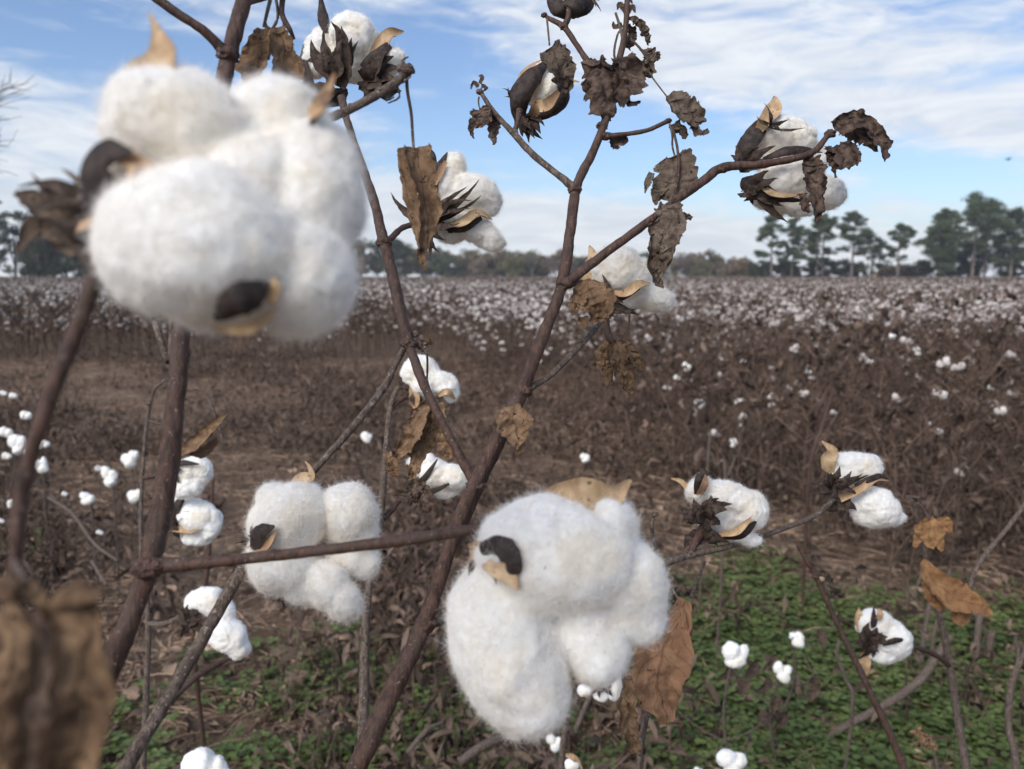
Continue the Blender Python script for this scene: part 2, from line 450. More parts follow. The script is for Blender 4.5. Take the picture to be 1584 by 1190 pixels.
def lobe(mb, x, y, d, rx, ry, ang=0.0, dd=0.0, rz=None, res=6, bumpy=1.0, fuzz=0, flen=0.0025, seed=0, others=()):
    """one lock of lint: a lumpy ellipsoid; sizes in photo pixels at distance d; ang clockwise degrees"""
    k = px(d)
    a, b = rx * k, ry * k
    c_ = (rz * k) if rz else min(a, b) * 0.92
    V0, Fc = ico(res)
    nz = 0.13 * vnoise(V0, 1.3, seed) + 0.065 * vnoise(V0, 2.9, seed + 2) + 0.030 * vnoise(V0, 6.5, seed + 4) 
    if res >= 5: nz = nz + 0.016 * vnoise(V0, 14, seed + 7) + 0.010 * vnoise(V0, 30, seed + 9)
    if res >= 6: nz = nz + 0.006 * vnoise(V0, 60, seed + 12)
    V = V0 * (1 + bumpy * nz)[:, None]
    th = R(ang)
    ax = AX * math.cos(th) - AU * math.sin(th); ay = AX * math.sin(th) + AU * math.cos(th)
    ctr = P(x, y, d + dd)
    Wv = ctr + (V[:, :1] * a) * ax + (V[:, 1:2] * b) * ay + (V[:, 2:] * c_) * AF
    mb.add(Wv, Fc, 0, 0.5)
    if fuzz:
        rg = np.random.RandomState(seed + 99)
        fi = rg.randint(0, len(Fc), fuzz)
        p0 = Wv[Fc[fi, 0]] + (Wv[Fc[fi, 1]] - Wv[Fc[fi, 0]]) * rg.rand(fuzz, 1)
        n0 = nrm((p0 - ctr) @ np.stack([ax / a, ay / b, AF / c_]).T @ np.stack([ax / a, ay / b, AF / c_]))
        rnd = nrm(rg.randn(fuzz, 3)); tang = nrm(rnd - n0 * (rnd * n0).sum(1, keepdims=True))
        L = flen * (0.4 + rg.rand(fuzz, 1) ** 2 * 1.3)
        d1 = nrm(n0 * 0.55 + tang * 0.9); cur = nrm(rg.randn(fuzz, 3))
        p1 = p0 + d1 * L * 0.35; p2 = p1 + nrm(d1 + cur * 0.6) * L * 0.35; p3 = p2 + nrm(d1 * .6 + cur * 1.1) * L * 0.3
        p0 = p0 - n0 * 0.0004
        sd_ = nrm(np.cross(d1, rg.randn(fuzz, 3))) * (0.000045)
        vs = np.stack([p0 - sd_, p0 + sd_, p1 - sd_, p1 + sd_, p2 - sd_ * .8, p2 + sd_ * .8, p3], 1).reshape(-1, 3)
        o = np.arange(fuzz)[:, None] * 7
        q = np.concatenate([o + np.array([0, 1, 3, 2]), o + np.array([2, 3, 5, 4])])
        mb.add(vs, q, 1, 0.5)
        mb.add(vs, o + np.array([4, 5, 6]), 1, 0.5)
    return mb

def fibres(mb, p0, n0, fuzz, flen, seed):
    """short curved lint fibres rooted at points p0 with normals n0"""
    rg = np.random.RandomState(seed + 99); fuzz = len(p0)
    rnd = nrm(rg.randn(fuzz, 3)); tang = nrm(rnd - n0 * (rnd * n0).sum(1, keepdims=True))
    L = flen * (0.30 + rg.rand(fuzz, 1) ** 3 * 1.9)
    L[rg.rand(fuzz) < .02] *= 2.2
    d1 = nrm(n0 * 0.34 + tang * 0.9); cur = nrm(rg.randn(fuzz, 3))
    p1 = p0 + d1 * L * 0.35; p2 = p1 + nrm(d1 + cur * 0.6) * L * 0.35; p3 = p2 + nrm(d1 * .6 + cur * 1.1) * L * 0.3
    p0 = p0 - n0 * 0.0004
    sd_ = nrm(np.cross(d1, rg.randn(fuzz, 3))) * (0.000038)
    vs = np.stack([p0 - sd_, p0 + sd_, p1 - sd_, p1 + sd_, p2 - sd_ * .8, p2 + sd_ * .8, p3], 1).reshape(-1, 3)
    o = np.arange(fuzz)[:, None] * 7
    mb.add(vs, np.concatenate([o + np.array([0, 1, 3, 2]), o + np.array([2, 3, 5, 4])]), 1, 0.5)
    mb.add(vs, o + np.array([4, 5, 6]), 1, 0.5)

def fuse(mb, voxel, smooth):
    """one continuous skin round overlapping lobes: returns verts, quads, normals"""
    me = bpy.data.meshes.new('tmp')
    V = np.concatenate(mb.v); f = np.concatenate(mb.f[3])
    c = V.mean(0)
    me.from_pydata((V - c).tolist(), [], f.tolist())
    ob = bpy.data.objects.new('tmp', me); C.objects.link(ob)
    m = ob.modifiers.new('r', 'REMESH'); m.mode = 'VOXEL'; m.voxel_size = voxel
    m = ob.modifiers.new('s', 'SMOOTH'); m.factor = 0.7; m.iterations = smooth
    dg = bpy.context.evaluated_depsgraph_get(); dg.update()
    ev = ob.evaluated_get(dg).to_mesh()
    n = len(ev.vertices); V = np.zeros(n * 3, np.float32); ev.vertices.foreach_get('co', V)
    N = np.zeros(n * 3, np.float32); ev.vertices.foreach_get('normal', N)
    Q = np.zeros(len(ev.loops), np.int32); ev.loops.foreach_get('vertex_index', Q)
    ob.evaluated_get(dg).to_mesh_clear()
    bpy.data.objects.remove(ob); bpy.data.meshes.remove(me)
    return V.reshape(-1, 3).astype(float) + c, Q.reshape(-1, 4), N.reshape(-1, 3).astype(float)

def boll(parent, d, lobes, valves=(), bracts=(), res=6, fuzz=2500, flen=0.0025, seed=1, bumpy=1.0, label=None, name='cotton_boll'):
    """lobes: (x, y, rx, ry, ang, dd mm).  valves: (points [(x,y,ddmm)..], halfwidths px, curl, face 'in'/'out').
    bracts: (cx, cy, ddmm, [(tipx,tipy,ddmm)...], halfwidth px)"""
    mb = MB()
    if res >= 5:
        for i, (x, y, rx, ry, an, dd) in enumerate(lobes):
            lobe(mb, x, y, d, rx, ry, an, dd / 1000, res=5, seed=seed * 31 + i * 7, bumpy=bumpy * (.6 if res > 6 else .8))
        V = np.concatenate(mb.v); ext = (V.max(0) - V.min(0)).max()
        V, Q, N = fuse(mb, ext / (105 if res > 6 else 85 if res == 6 else 55), 9 if res > 6 else 7 if res == 6 else 4)
        k = ext / .08
        V = V + N * (.0016 * k * vnoise(V, 70 / k, seed) + .0005 * k * vnoise(V, 240 / k, seed + 1) + .00022 * k * vnoise(V, 560 / k, seed + 2) + .00012 * vnoise(V, 1500 / k, seed + 3))[:, None]
        if res < 7:
            cr = 1 - np.abs(vnoise(V + .4 * vnoise3(V, 90 / k, seed + 40) / 90 * k, 85 / k, seed + 41)) * 3
            V = V - N * (.0011 * k * np.clip(cr, 0, 1) + .0005 * k * vnoise(V, 380 / k, seed + 6))[:, None]
        mb = MB(); mb.add(V, Q, 0, 0.5)
        fz = int(fuzz * (1 if res > 6 else 2.2)) * len(lobes); r9 = np.random.RandomState(seed)
        fi = r9.randint(0, len(Q), fz); u_, v_ = r9.rand(fz, 1), r9.rand(fz, 1)
        p0 = V[Q[fi, 0]] * (1 - u_) * (1 - v_) + V[Q[fi, 1]] * u_ * (1 - v_) + V[Q[fi, 2]] * u_ * v_ + V[Q[fi, 3]] * (1 - u_) * v_
        clump = vnoise(p0, 330 / k, seed + 8) + .35 > -.9 * r9.rand(fz)
        fibres(mb, p0[clump], nrm(N[Q[fi, 0]])[clump], 0, flen, seed)
    else:
        for i, (x, y, rx, ry, an, dd) in enumerate(lobes):
            lobe(mb, x, y, d, rx, ry, an, dd / 1000, res=res, fuzz=fuzz, flen=flen, seed=seed * 31 + i * 7, bumpy=bumpy)
    ctr = P(lobes[0][0], lobes[0][1], d + lobes[0][5] / 1000)
    o = mb.build(name, [M['lint'], M['fluff']], parent, origin=ctr)
    if label: o['label'] = label
    for i, va in enumerate(valves):
        pts, wd, cu, face = va[:4]
        vb = MB()
        pp = [P(a, b, d + c / 1000) for a, b, c in pts]
        facev = -AF
        if len(va) > 4: facev = nrm(AX * va[4][0] + AU * va[4][1] - AF * va[4][2])
        inm, outm = (0, 1) if face == 'in' else (1, 0)
        strip(vb, pp, [x * px(d) for x in wd], cu if face == 'in' else -cu if np.isscalar(cu) else [-c for c in cu], facev, 30, 13, rag=0.05, crump=0.10, cscale=120, mat=inm, mat2=outm, mat3=2, thick=0.0011, seed=seed + i, var=0.5)
        vb.build('bur_valve', [M['bur_in'], M['bur_out'], M['bur_rim']], o)
    for i, (cx, cy, cdd, tips, hw) in enumerate(bracts):
        bb = MB()
        rg = random.Random(seed * 7 + i)
        for j, tp in enumerate(tips):
            x, y, tdd = tp
            c0 = np.array((cx + rg.uniform(-1, 1) * hw * .5, cy + rg.uniform(-1, 1) * hw * .5, cdd))
            t = np.array((x, y, tdd), float)
            perp = np.array((-(t - c0)[1], (t - c0)[0], 0)) * rg.uniform(-0.16, 0.16)
            m1 = c0 + (t - c0) * 0.4 + perp + np.array((0, 0, -abs(rg.gauss(0, 2)) - 2))
            m2 = c0 + (t - c0) * 0.75 + perp * 0.8 + np.array((0, 0, -2))
            pp = [P(a, b, d + c / 1000) for a, b, c in (c0, m1, m2, t)]
            k = px(d)
            strip(bb, pp, [hw * .8 * k, hw * 0.85 * k, hw * .38 * k, 0.0001], rg.uniform(0.6, 1.6) * rg.choice((1, -1)), nrm(-AF + AX * rg.uniform(-.5, .5) + AU * rg.uniform(-.5, .5)), 14, 6, rag=0.18, crump=0.18, cscale=160, seed=seed + j, var=0.5 + rg.uniform(-.4, .5))
        bb.build('bract', [M['bract']], o)
    return o

def stem(parent, pts, rad, mat='bark', name='branch', seg=14, label=None, bark=0.2, per=0.0025, nodes=()):
    """pts: (x, y, d) photo pixels + distance; rad: radii px at that distance. Entries (X,Y,Z,'w') are world."""
    pw, rr = [], []
    for p, r in zip(pts, rad):
        if len(p) == 4: pw.append(np.array(p[:3], float)); rr.append(r)
        else: pw.append(P(*p)); rr.append(r * px(p[2]))
    # long underground-bound spans beside short ones: ease the spline in
    p2, r2 = [pw[0]], [rr[0]]
    for i in range(1, len(pw)):
        L = np.linalg.norm(pw[i] - pw[i - 1])
        if i + 1 < len(pw):
            l = np.linalg.norm(pw[i + 1] - pw[i])
            if L > 2.5 * l:
                t = 1 - l / L; p2.append(pw[i - 1] * (1 - t) + pw[i] * t); r2.append(rr[i])
        p2.append(pw[i]); r2.append(rr[i])
    pw, rr = p2, r2
    mb = MB()
    tube(mb, pw, rr, seg, 0, 0.5, bark, per=per)
    for (x, y, d, r) in nodes:       # swollen nodes / leaf scars
        V0, Fc = ico(4)
        c = P(x, y, d)
        V = c + V0 * np.array((1, 1, .75)) * r * px(d) * (1 + 0.22 * vnoise(V0, 3, int(x)))[:, None]
        mb.add(V, Fc, 0, 0.5)
    o = mb.build(name, [M[mat]], parent)
    if label: o['label'] = label
    return o

def leaf(parent, d, strips, mat='leaf', name='dried_leaf', label=None, stalk=None, seed=0, rag=0.16, crump=0.22, var=0.5, thick=0.00025):
    """strips: (points [(x,y,ddmm)], halfwidths px, curl, normal-or-None, twist)"""
    mb = MB()
    for i, s in enumerate(strips):
        pts, wd, cu = s[:3]
        nv_ = None
        if len(s) > 3 and s[3] is not None: nv_ = nrm(AX * s[3][0] + AU * s[3][1] - AF * s[3][2])
        tw = s[4] if len(s) > 4 else 0.0
        strip(mb, [P(a, b, d + c / 1000) for a, b, c in pts], [x * px(d) for x in wd], cu, nv_, 54, 25, rag=rag, crump=crump, cscale=75 * 0.4 / max(d, .2) if d < .6 else 75, seed=seed + i * 3, var=var, twist=tw, thick=thick)
    o = mb.build(name, [M[mat]], parent)
    if label: o['label'] = label
    if stalk:
        sb = MB()
        tube(sb, [P(a, b, d + c / 1000) for a, b, c in stalk[0]], [stalk[1] * px(d), stalk[1] * .8 * px(d)], 7, per=0.003, bark=0.1)
        sb.build('leaf_stalk', [M['bark_grey']], o)
    return o

# ================================================================== foreground cotton plants
def gnd(x, y, d, dx=0.0, dy=0.05):
    """world point on the ground below a photo pixel at distance d"""
    p = P(x, y, d)
    return (p[0] + dx, p[1] + dy, -0.01, 'w')
def way(x, y, d, z, dx=0.0, dy=0.02):
    p = P(x, y, d)
    return (p[0] + dx, p[1] + dy, z, 'w')

# ---- plant A : stout stem on the left, horizontal branch to the large boll right of centre
g = gnd(120, 1190, .33, -0.05)
A = empty('cotton_plant', g[:3], 'stout dark red cotton plant at left bearing the large sharp boll on a level branch', 'cotton plant', 'cotton plants close to the camera')
stem(A, [g, way(90, 1200, .33, .45, -0.02), (82, 1300, .325), (140, 1110, .33), (190, 985, .335), (232, 870, .34), (258, 740, .345), (274, 600, .35), (283, 490, .355), (312, 300, .365), (345, 130, .37), (358, 70, .375), (380, -10, .38), (400, -90, .38)],
     [0.006, .006, 18, 16.5, 16.5, 17, 15.5, 14, 13.5, 13, 13, 12, 11, 10], 'bark', 'stem', 16, nodes=[(228, 878, .337, 23), (352, 85, .372, 17)])
stem(A, [(352, 85, .373), (315, 48, .365), (270, 18, .36), (225, -15, .355)], [9, 7.5, 7, 6.5], 'bark', nodes=[(340, 72, .371, 9)])
stem(A, [(232, 876, .337), (300, 872, .332), (400, 862, .327), (500, 851, .322), (620, 836, .32), (700, 824, .32), (742, 818, .32)],
     [14, 10, 9.5, 9, 9, 9, 8.5], 'bark', nodes=[(248, 874, .334, 13), (735, 820, .32, 10)])
stem(A, [(735, 820, .32), (742, 845, .32), (760, 868, .32)], [7, 7, 6], 'bark_grey', 'peduncle')
stem(A, [(240, 498, .36), (262, 560, .352), (266, 500, .356), (262, 480, .36)], [5, 5, 5, 5], 'bark_grey', per=.004)
# grey side branch with a dry bud tip behind the blurred boll
stem(A, [(330, 240, .37), (420, 215, .37), (500, 187, .375), (560, 160, .38), (612, 128, .385), (628, 108, .388)], [8, 8, 6.5, 6.5, 7, 5], 'bark_grey', nodes=[(628, 108, .388, 13), (588, 142, .383, 9), (545, 166, .38, 8)])
for pts in ([(600, 130), (622, 128), (636, 118)], [(630, 105), (622, 94), (632, 88)], [(585, 145), (598, 155), (610, 150)], [(612, 128), (618, 150), (600, 160)]):
    stem(A, [(a, b, .386) for a, b in pts], [2.5, 2, 1], 'bark_grey', 'bud_scale', 6)
# top twigs with dry bits
stem(A, [(440, -20, .42), (436, 20, .42), (448, 45, .42), (455, 60, .425)], [5, 4, 4, 2], 'bark', 'twig', 8)
stem(A, [(425, -10, .42), (430, 25, .42), (420, 48, .42)], [2.5, 2.5, 2], 'bark_grey', 'twig', 7)
stem(A, [(378, 5, .40), (405, -2, .41), (445, -12, .42)], [5, 4, 4], 'bark', 'twig', 8)
leaf(A, .39, [([(405, 38, 0), (398, 90, -3), (385, 150, 0)], [10, 30, 22], 1.6, (-.4, 0, 1)), ([(418, 45, 2), (440, 95, 0), (440, 155, 2)], [16, 26, 15], 2.2, (.5, 0, 1))], 'leaf', seed=3,
     label='brown folded leaf behind the top of the blurred boll', stalk=([(418, 0, 0), (413, 20, 0), (408, 42, 0)], 3))
leaf(A, .395, [([(640, 228, 0), (648, 280, -4), (655, 330, -2), (650, 392, 0)], [26, 27, 24, 7], 2.7, (.35, 0, 1), .3),
               ([(618, 232, 2), (626, 280, 2), (640, 345, 0), (652, 395, 0)], [12, 17, 16, 8], -2.0, (-.7, 0, 1)),
               ([(650, 385, 0), (652, 402, 0), (660, 418, 0)], [7, 9, 3], 2.4)], 'leaf', seed=8,
     label='long grey-brown rolled leaf hanging in front of a boll', stalk=([(629, 110, -6), (630, 140, -5), (636, 175, -2), (638, 205, 0), (640, 232, 0)], 2.8), crump=.14)
boll(A, .315, [(856, 862, 120, 88, 8, -4), (790, 1005, 84, 142, -19, -2), (912, 968, 62, 88, -8, 3), (925, 815, 60, 58, 20, 4), (962, 905, 68, 86, -22, 5), (752, 905, 46, 44, 10, 6), (990, 955, 36, 36, 30, 5)],
     valves=[([(818, 792, 3), (860, 774, -3), (902, 768, -4), (945, 770, -1), (976, 742, 5)], [6, 22, 30, 20, 2], 1.5, 'in', (.2, .25, 1)),
             ([(770, 900, -14), (790, 880, -24), (785, 858, -25), (765, 846, -21), (742, 850, -13)], [2, 15, 20, 17, 10], 1.4, 'out', (-.3, .1, 1)),
             ([(728, 852, 2), (752, 858, -13), (780, 884, -21), (802, 912, -24)], [12, 20, 17, 2], 1.0, 'in', (-.3, 0, 1))],
     bracts=[(738, 862, 0, [(724, 905, -4), (768, 905, -20), (726, 850, 8), (722, 880, 4), (745, 930, 2)], 6)],
     res=7, fuzz=11000, flen=0.0034, seed=4, label='large sharp white boll with tan valve on top')

# ---- plant C : the nearest, blurred plant
g = gnd(0, 1190, .19, -0.06, .03)
Cc = empty('cotton_plant', g[:3], 'nearest blurred cotton plant at the left edge with the biggest boll and broad brown leaf', 'cotton plant', 'cotton plants close to the camera')
stem(Cc, [g, way(-60, 1190, .19, .5, -.02), (-60, 1250, .186), (-5, 1060, .182), (22, 880, .182), (34, 760, .184), (75, 620, .186), (115, 520, .19), (150, 425, .192), (175, 380, .197)], [.005, .005, 13, 11, 9, 12, 12, 12, 13, 11], 'bark', 'stem', 14)
boll(Cc, .19, [(272, 194, 112, 88, 8, -1), (312, 378, 154, 114, 4, -9), (425, 190, 86, 72, 14, 7), (480, 295, 84, 118, -8, 4), (460, 425, 94, 98, -10, 0), (345, 450, 90, 60, 0, -1), (235, 290, 82, 80, 0, 3), (395, 285, 92, 90, 0, 2)],
     valves=[([(238, 165, 0), (242, 118, -3), (250, 85, -2), (243, 55, 1), (230, 20, 4)], [62, 50, 26, 10, 1.5], 1.5, 'in', (-.1, .5, 1)),
             ([(200, 130, 3), (232, 104, 1), (262, 80, 2)], [10, 17, 6], 1.2, 'out'),
             ([(128, 350, -4), (132, 295, -12), (152, 240, -14), (205, 232, -15)], [22, 40, 30, 4], 1.5, 'out', (-.3, .1, 1)),
             ([(120, 352, -6), (160, 335, -14), (196, 295, -18), (205, 255, -16)], [9, 13, 10, 4], .7, 'in', (-.3, .4, 1)),
             ([(235, 262, -14), (185, 240, -12), (150, 222, -8)], [10, 12, 2], .9, 'in', (0, .4, 1)),
             ([(332, 495, -11), (360, 472, -22), (395, 455, -20), (420, 440, -15)], [7, 25, 24, 8], 1.4, 'out', (.1, -.35, 1)),
             ([(418, 470, -15), (426, 448, -20), (422, 430, -21)], [5, 7, 3], .8, 'in', (.1, -.2, 1)),
             ([(330, 508, -8), (385, 508, -14), (428, 478, -13)], [5, 9, 3], .6, 'in', (.1, -.5, 1)),
             ([(480, 185, 0), (497, 158, -3), (517, 112, 2)], [22, 12, 1.5], 1.2, 'in', (.2, .5, 1))],
     bracts=[(150, 320, 4, [(28, 290, 10), (55, 282, 6), (60, 330, 0), (30, 345, 8), (95, 262, 4), (48, 268, 12), (40, 375, 10)], 13),
             (180, 370, 8, [(110, 385, 8), (80, 345, 4), (120, 415, 8), (150, 330, -4)], 22)],
     res=7, fuzz=7000, flen=0.0028, seed=9, label='biggest boll, out of focus, with dark curled valves')
leaf(Cc, .20, [([(150, 330, 0), (90, 330, 0), (50, 312, 0), (22, 300, 0)], [20, 26, 20, 4], 2.2, (0, .3, 1)), ([(165, 395, 0), (120, 370, 0), (60, 350, 4), (30, 390, 0)], [24, 30, 18, 5], 1.9)], 'leaf_grey', seed=12, crump=.35)
leaf(Cc, .15, [([(14, 930, 2), (14, 985, -2), (2, 1080, -3), (-18, 1200, 0), (-30, 1330, 4)], [34, 46, 52, 50, 44], -3.6, (-.1, 0, 1)),
                ([(120, 925, 0), (130, 985, -4), (122, 1080, -5), (112, 1190, -3), (110, 1330, 3)], [42, 52, 50, 52, 46], 2.9, (.25, 0, 1)),
                ([(165, 912, -1), (135, 906, -7), (95, 915, -6), (60, 940, 2)], [16, 24, 24, 10], -2.4, (0, .6, 1)),
                ([(-10, 905, 0), (20, 915, -5), (48, 930, -2), (60, 950, 2)], [16, 26, 24, 10], -2.2, (0, .6, 1))], 'leaf', seed=15, crump=.34, rag=.15, var=.36,
     label='broad curled brown leaf, out of focus at lower left', stalk=([(22, 870, 12), (40, 900, 6), (58, 935, 0)], 7))
leaf(Cc, .162, [([(62, 940, 0), (58, 1020, 0), (52, 1100, 0), (45, 1200, 0), (40, 1330, 0)], [28, 56, 64, 62, 50], 1.2)], 'leaf_dark', seed=16, crump=.2, rag=.1, var=.25, label='dark strip standing in for the shade inside the broad curled leaf')  # darker strip behind the two rolls: the fold's shade put into its colour

# ---- plant B : the forked central plant
g = gnd(540, 1190, .42, -0.08)
B = empty('cotton_plant', g[:3], 'tall forked cotton plant in the middle, shrivelled leaves and bolls against the sky', 'cotton plant', 'cotton plants close to the camera')
stem(B, [g, way(500, 1190, .42, .45, -.04), (500, 1300, .415), (560, 1170, .42), (610, 1062, .43), (655, 968, .44), (692, 858, .45), (722, 775, .455), (768, 680, .46), (800, 622, .465), (838, 525, .47), (868, 445, .475), (882, 360, .48), (892, 288, .485), (916, 238, .49), (938, 180, .495), (955, 105, .5), (968, 40, .5), (971, -40, .5)],
     [.006, .006, 17, 16, 15.5, 13, 11.5, 11, 11, 10.5, 10, 9.5, 8.2, 7.4, 7.2, 6, 5.4, 4.6, 4], 'bark', 'stem', 16,
     nodes=[(735, 752, .458, 14), (660, 966, .44, 15), (874, 438, .475, 13), (889, 294, .485, 11), (932, 195, .495, 9), (812, 604, .466, 13)])
stem(B, [(705, 840, .46), (742, 745, .47), (770, 690, .472), (795, 615, .472)], [8, 10, 10, 8], 'bark', 'branch')
stem(B, [(738, 752, .46), (722, 725, .465), (698, 680, .47), (665, 615, .48), (642, 560, .49), (624, 500, .5), (607, 425, .51), (594, 375, .52), (578, 310, .53), (556, 245, .54), (538, 190, .55), (528, 150, .56)],
     [8, 7.5, 7, 7, 7.5, 9, 9.5, 9, 7, 6.5, 6, 6], 'bark', nodes=[(594, 375, .52, 12), (632, 532, .495, 12), (738, 752, .457, 13)])
stem(B, [(594, 375, .52), (606, 368, .525), (622, 353, .54), (650, 345, .57)], [7, 5, 4.5, 4.5], 'bark')
stem(B, [(876, 438, .475), (935, 393, .478), (1000, 345, .48), (1060, 300, .485), (1112, 262, .49), (1135, 257, .49), (1180, 254, .49), (1235, 244, .495), (1262, 232, .5), (1284, 205, .505)],
     [8, 7, 6.5, 6.5, 7, 6.5, 5.5, 5, 5, 4], 'bark', nodes=[(1118, 260, .49, 10), (1284, 207, .505, 9)])
stem(B, [(890, 292, .485), (860, 268, .487), (825, 240, .49), (792, 204, .495), (765, 175, .5), (742, 140, .5)], [6.5, 5, 5, 5, 4.5, 3.5], 'bark_grey', nodes=[(795, 205, .495, 7), (742, 142, .5, 6)])
stem(B, [(938, 150, .497), (915, 105, .5), (892, 70, .505), (872, 42, .51), (846, 27, .515)], [6, 5, 4.5, 5, 3.5], 'bark', nodes=[(872, 42, .51, 7), (842, 24, .515, 5)])
stem(B, [(938, 211, .495), (965, 208, .495), (1000, 202, .495), (1032, 188, .495)], [5, 3.6, 3.2, 3.4], 'bark', nodes=[(937, 211, .494, 8), (1034, 187, .495, 5)])
stem(B, [(820, 600, .468), (850, 582, .475), (885, 548, .485), (918, 512, .50), (935, 492, .53)], [5, 4.5, 4.2, 4.5, 3], 'bark_grey', nodes=[(897, 528, .49, 5)])
stem(B, [(660, 968, .442), (690, 963, .46), (800, 960, .5), (900, 925, .54), (1000, 884, .575), (1062, 860, .595), (1130, 845, .61), (1190, 826, .63), (1262, 797, .66), (1290, 770, .68)],
     [6, 6, 5, 5, 5, 5.5, 4.5, 4, 4, 4], 'bark_grey', nodes=[(1068, 858, .596, 8), (683, 962, .45, 8)])
stem(B, [(880, 442, .475), (898, 438, .49), (918, 452, .53), (935, 462, .56)], [5, 5, 5, 5], 'bark', 'peduncle')
stem(B, [(795, 203, .495), (801, 188, .497), (804, 170, .5)], [4, 4, 5], 'bark', 'peduncle')
stem(B, [(873, 40, .51), (879, 28, .51), (881, 10, .51)], [5, 5, 6], 'bark', 'peduncle')
stem(B, [(1068, 856, .597), (1078, 835, .6), (1088, 815, .6)], [5, 6, 7], 'bark', 'peduncle')
# leafless tip of the top shoot
stem(B, [(965, 70, .5), (960, 45, .5), (952, 20, .5)], [3, 2.5, 2], 'bark_grey', 'twig', 7)
stem(B, [(958, 110, .5), (950, 85, .5), (955, 55, .5), (962, 45, .5)], [2, 2, 2, 2], 'bark_grey', 'twig', 7)
stem(B, [(975, 60, .5), (990, 75, .5), (1000, 90, .5)], [2.2, 2, 2], 'bark_grey', 'twig', 7)
for pp in ([(968, 25), (978, 12), (982, 20)], [(968, 20), (958, 8), (955, 16)], [(970, 30), (984, 30), (980, 38)], [(966, 12), (972, 0), (978, 6)], [(962, 40), (950, 42), (948, 34)]):
    leaf(B, .5, [([(a, b, 0) for a, b in pp], [4, 4, 1], 1.5)], 'leaf_grey', 'bud_scale', seed=pp[0][0])
# leaves on B
leaf(B, .492, [([(925, 92, 0), (930, 120, -3), (938, 150, -4), (940, 188, 0)], [18, 30, 28, 9], -1.5),
               ([(958, 96, 3), (972, 112, 0), (965, 140, -3), (955, 165, 0)], [22, 28, 20, 6], 1.6, (.4, 0, 1)),
               ([(912, 92, 4), (916, 118, 4), (920, 145, 2)], [10, 12, 8], -1.8, (-.5, 0, 1))], 'leaf_dark', seed=21, crump=.32, rag=.2,
     label='crumpled dark leaf wrapped round the top fork')
leaf(B, .495, [([(965, 150, 0), (975, 162, 0), (990, 158, 0)], [6, 5, 2], 2.0)], 'leaf_dark', seed=22)
leaf(B, .505, [([(980, 35, 0), (992, 52, -2), (1000, 72, 0)], [8, 12, 6], 2.2, (.4, .2, 1)), ([(978, 40, 0), (976, 60, 0), (972, 76, 0)], [7, 9, 4], -2)], 'leaf_grey', seed=23, crump=.35)
leaf(B, .5, [([(995, 78, 0), (1003, 92, -2), (1000, 118, 0)], [10, 15, 8], 2.2, (.2, 0, 1)), ([(990, 95, 0), (985, 115, 0), (992, 132, 0)], [9, 11, 5], -2), ([(1004, 100, 0), (1014, 90, 0), (1016, 82, 0)], [5, 6, 2], 1.5)], 'leaf_grey', seed=24, crump=.4)
leaf(B, .497, [([(1038, 145, 0), (1050, 165, -3), (1066, 180, -2), (1078, 200, 0)], [12, 24, 22, 9], 1.4, (.3, .1, 1)), ([(1070, 195, 0), (1082, 208, 0), (1096, 205, 0)], [9, 7, 3], 1.5), ([(1044, 190, 0), (1054, 205, 0), (1060, 216, 0)], [10, 9, 2], -1.5)], 'leaf_grey', seed=25, crump=.25,
     label='curled brown leaf right of the top fork', stalk=([(996, 92, 5), (1004, 112, 4), (1018, 132, 2), (1032, 150, 0)], 1.5))
leaf(B, .495, [([(1040, 238, 0), (1046, 258, -2), (1042, 285, -3), (1018, 310, 0)], [16, 30, 28, 5], .9, (-.2, .1, 1)), ([(1052, 240, 2), (1058, 262, 0), (1052, 290, 0)], [9, 13, 5], -1.4, (.4, 0, 1)), ([(1022, 290, 0), (1014, 305, 0), (1012, 318, 0)], [12, 8, 2], 1.2), ([(1008, 268, 0), (1001, 284, 0), (998, 300, 0)], [6, 5, 1], 1.2)], 'leaf_grey', seed=26, crump=.2,
     label='hanging grey-brown leaf above the long right branch', stalk=([(1036, 192, 0), (1040, 210, 0), (1040, 226, 0), (1044, 242, 0)], 1.8))
stem(B, [(1040, 196, .495), (1048, 230, .492), (1050, 268, .49), (1044, 300, .488)], [2, 2, 2, 1.5], 'bark', 'twig', 7)
leaf(B, .475, [([(1034, 322, 0), (1030, 350, -4), (1022, 385, -4), (1018, 445, 0)], [16, 30, 24, 5], 2.0, (-.3, 0, 1), .3), ([(1048, 326, 0), (1048, 350, -2), (1038, 385, -2), (1025, 415, 0)], [14, 18, 16, 8], -2.2, (.4, 0, 1)), ([(1050, 335, 0), (1062, 338, 0), (1070, 340, 0)], [7, 6, 3], 1.5), ([(1012, 405, 0), (1014, 425, 0), (1017, 440, 0)], [9, 8, 2], 2)], 'leaf_grey', seed=27, crump=.3,
     label='twisted brown leaf hanging from the long right branch', stalk=([(1036, 318, 3), (1038, 308, 3), (1042, 300, 4)], 1.8))
leaf(B, .498, [([(940, 212, 0), (955, 220, 0), (970, 214, 0)], [6, 10, 5], .8), ([(948, 218, 0), (952, 226, 0), (958, 231, 0)], [7, 7, 2], .8)], 'leaf_dark', seed=28)
leaf(B, .5, [([(742, 166, 0), (742, 182, -2), (736, 205, 0)], [10, 16, 4], 1.3, (-.2, .1, 1)), ([(750, 172, 0), (762, 190, 0), (760, 226, 0)], [9, 12, 3], -1.4), ([(732, 185, 0), (728, 200, 0), (732, 214, 0)], [6, 5, 1], 1)], 'leaf_dark', seed=29, crump=.3,
     label='small shrivelled leaf at the tip of the upper left branch', stalk=([(741, 150, 0), (740, 158, 0), (742, 168, 0)], 1.5))
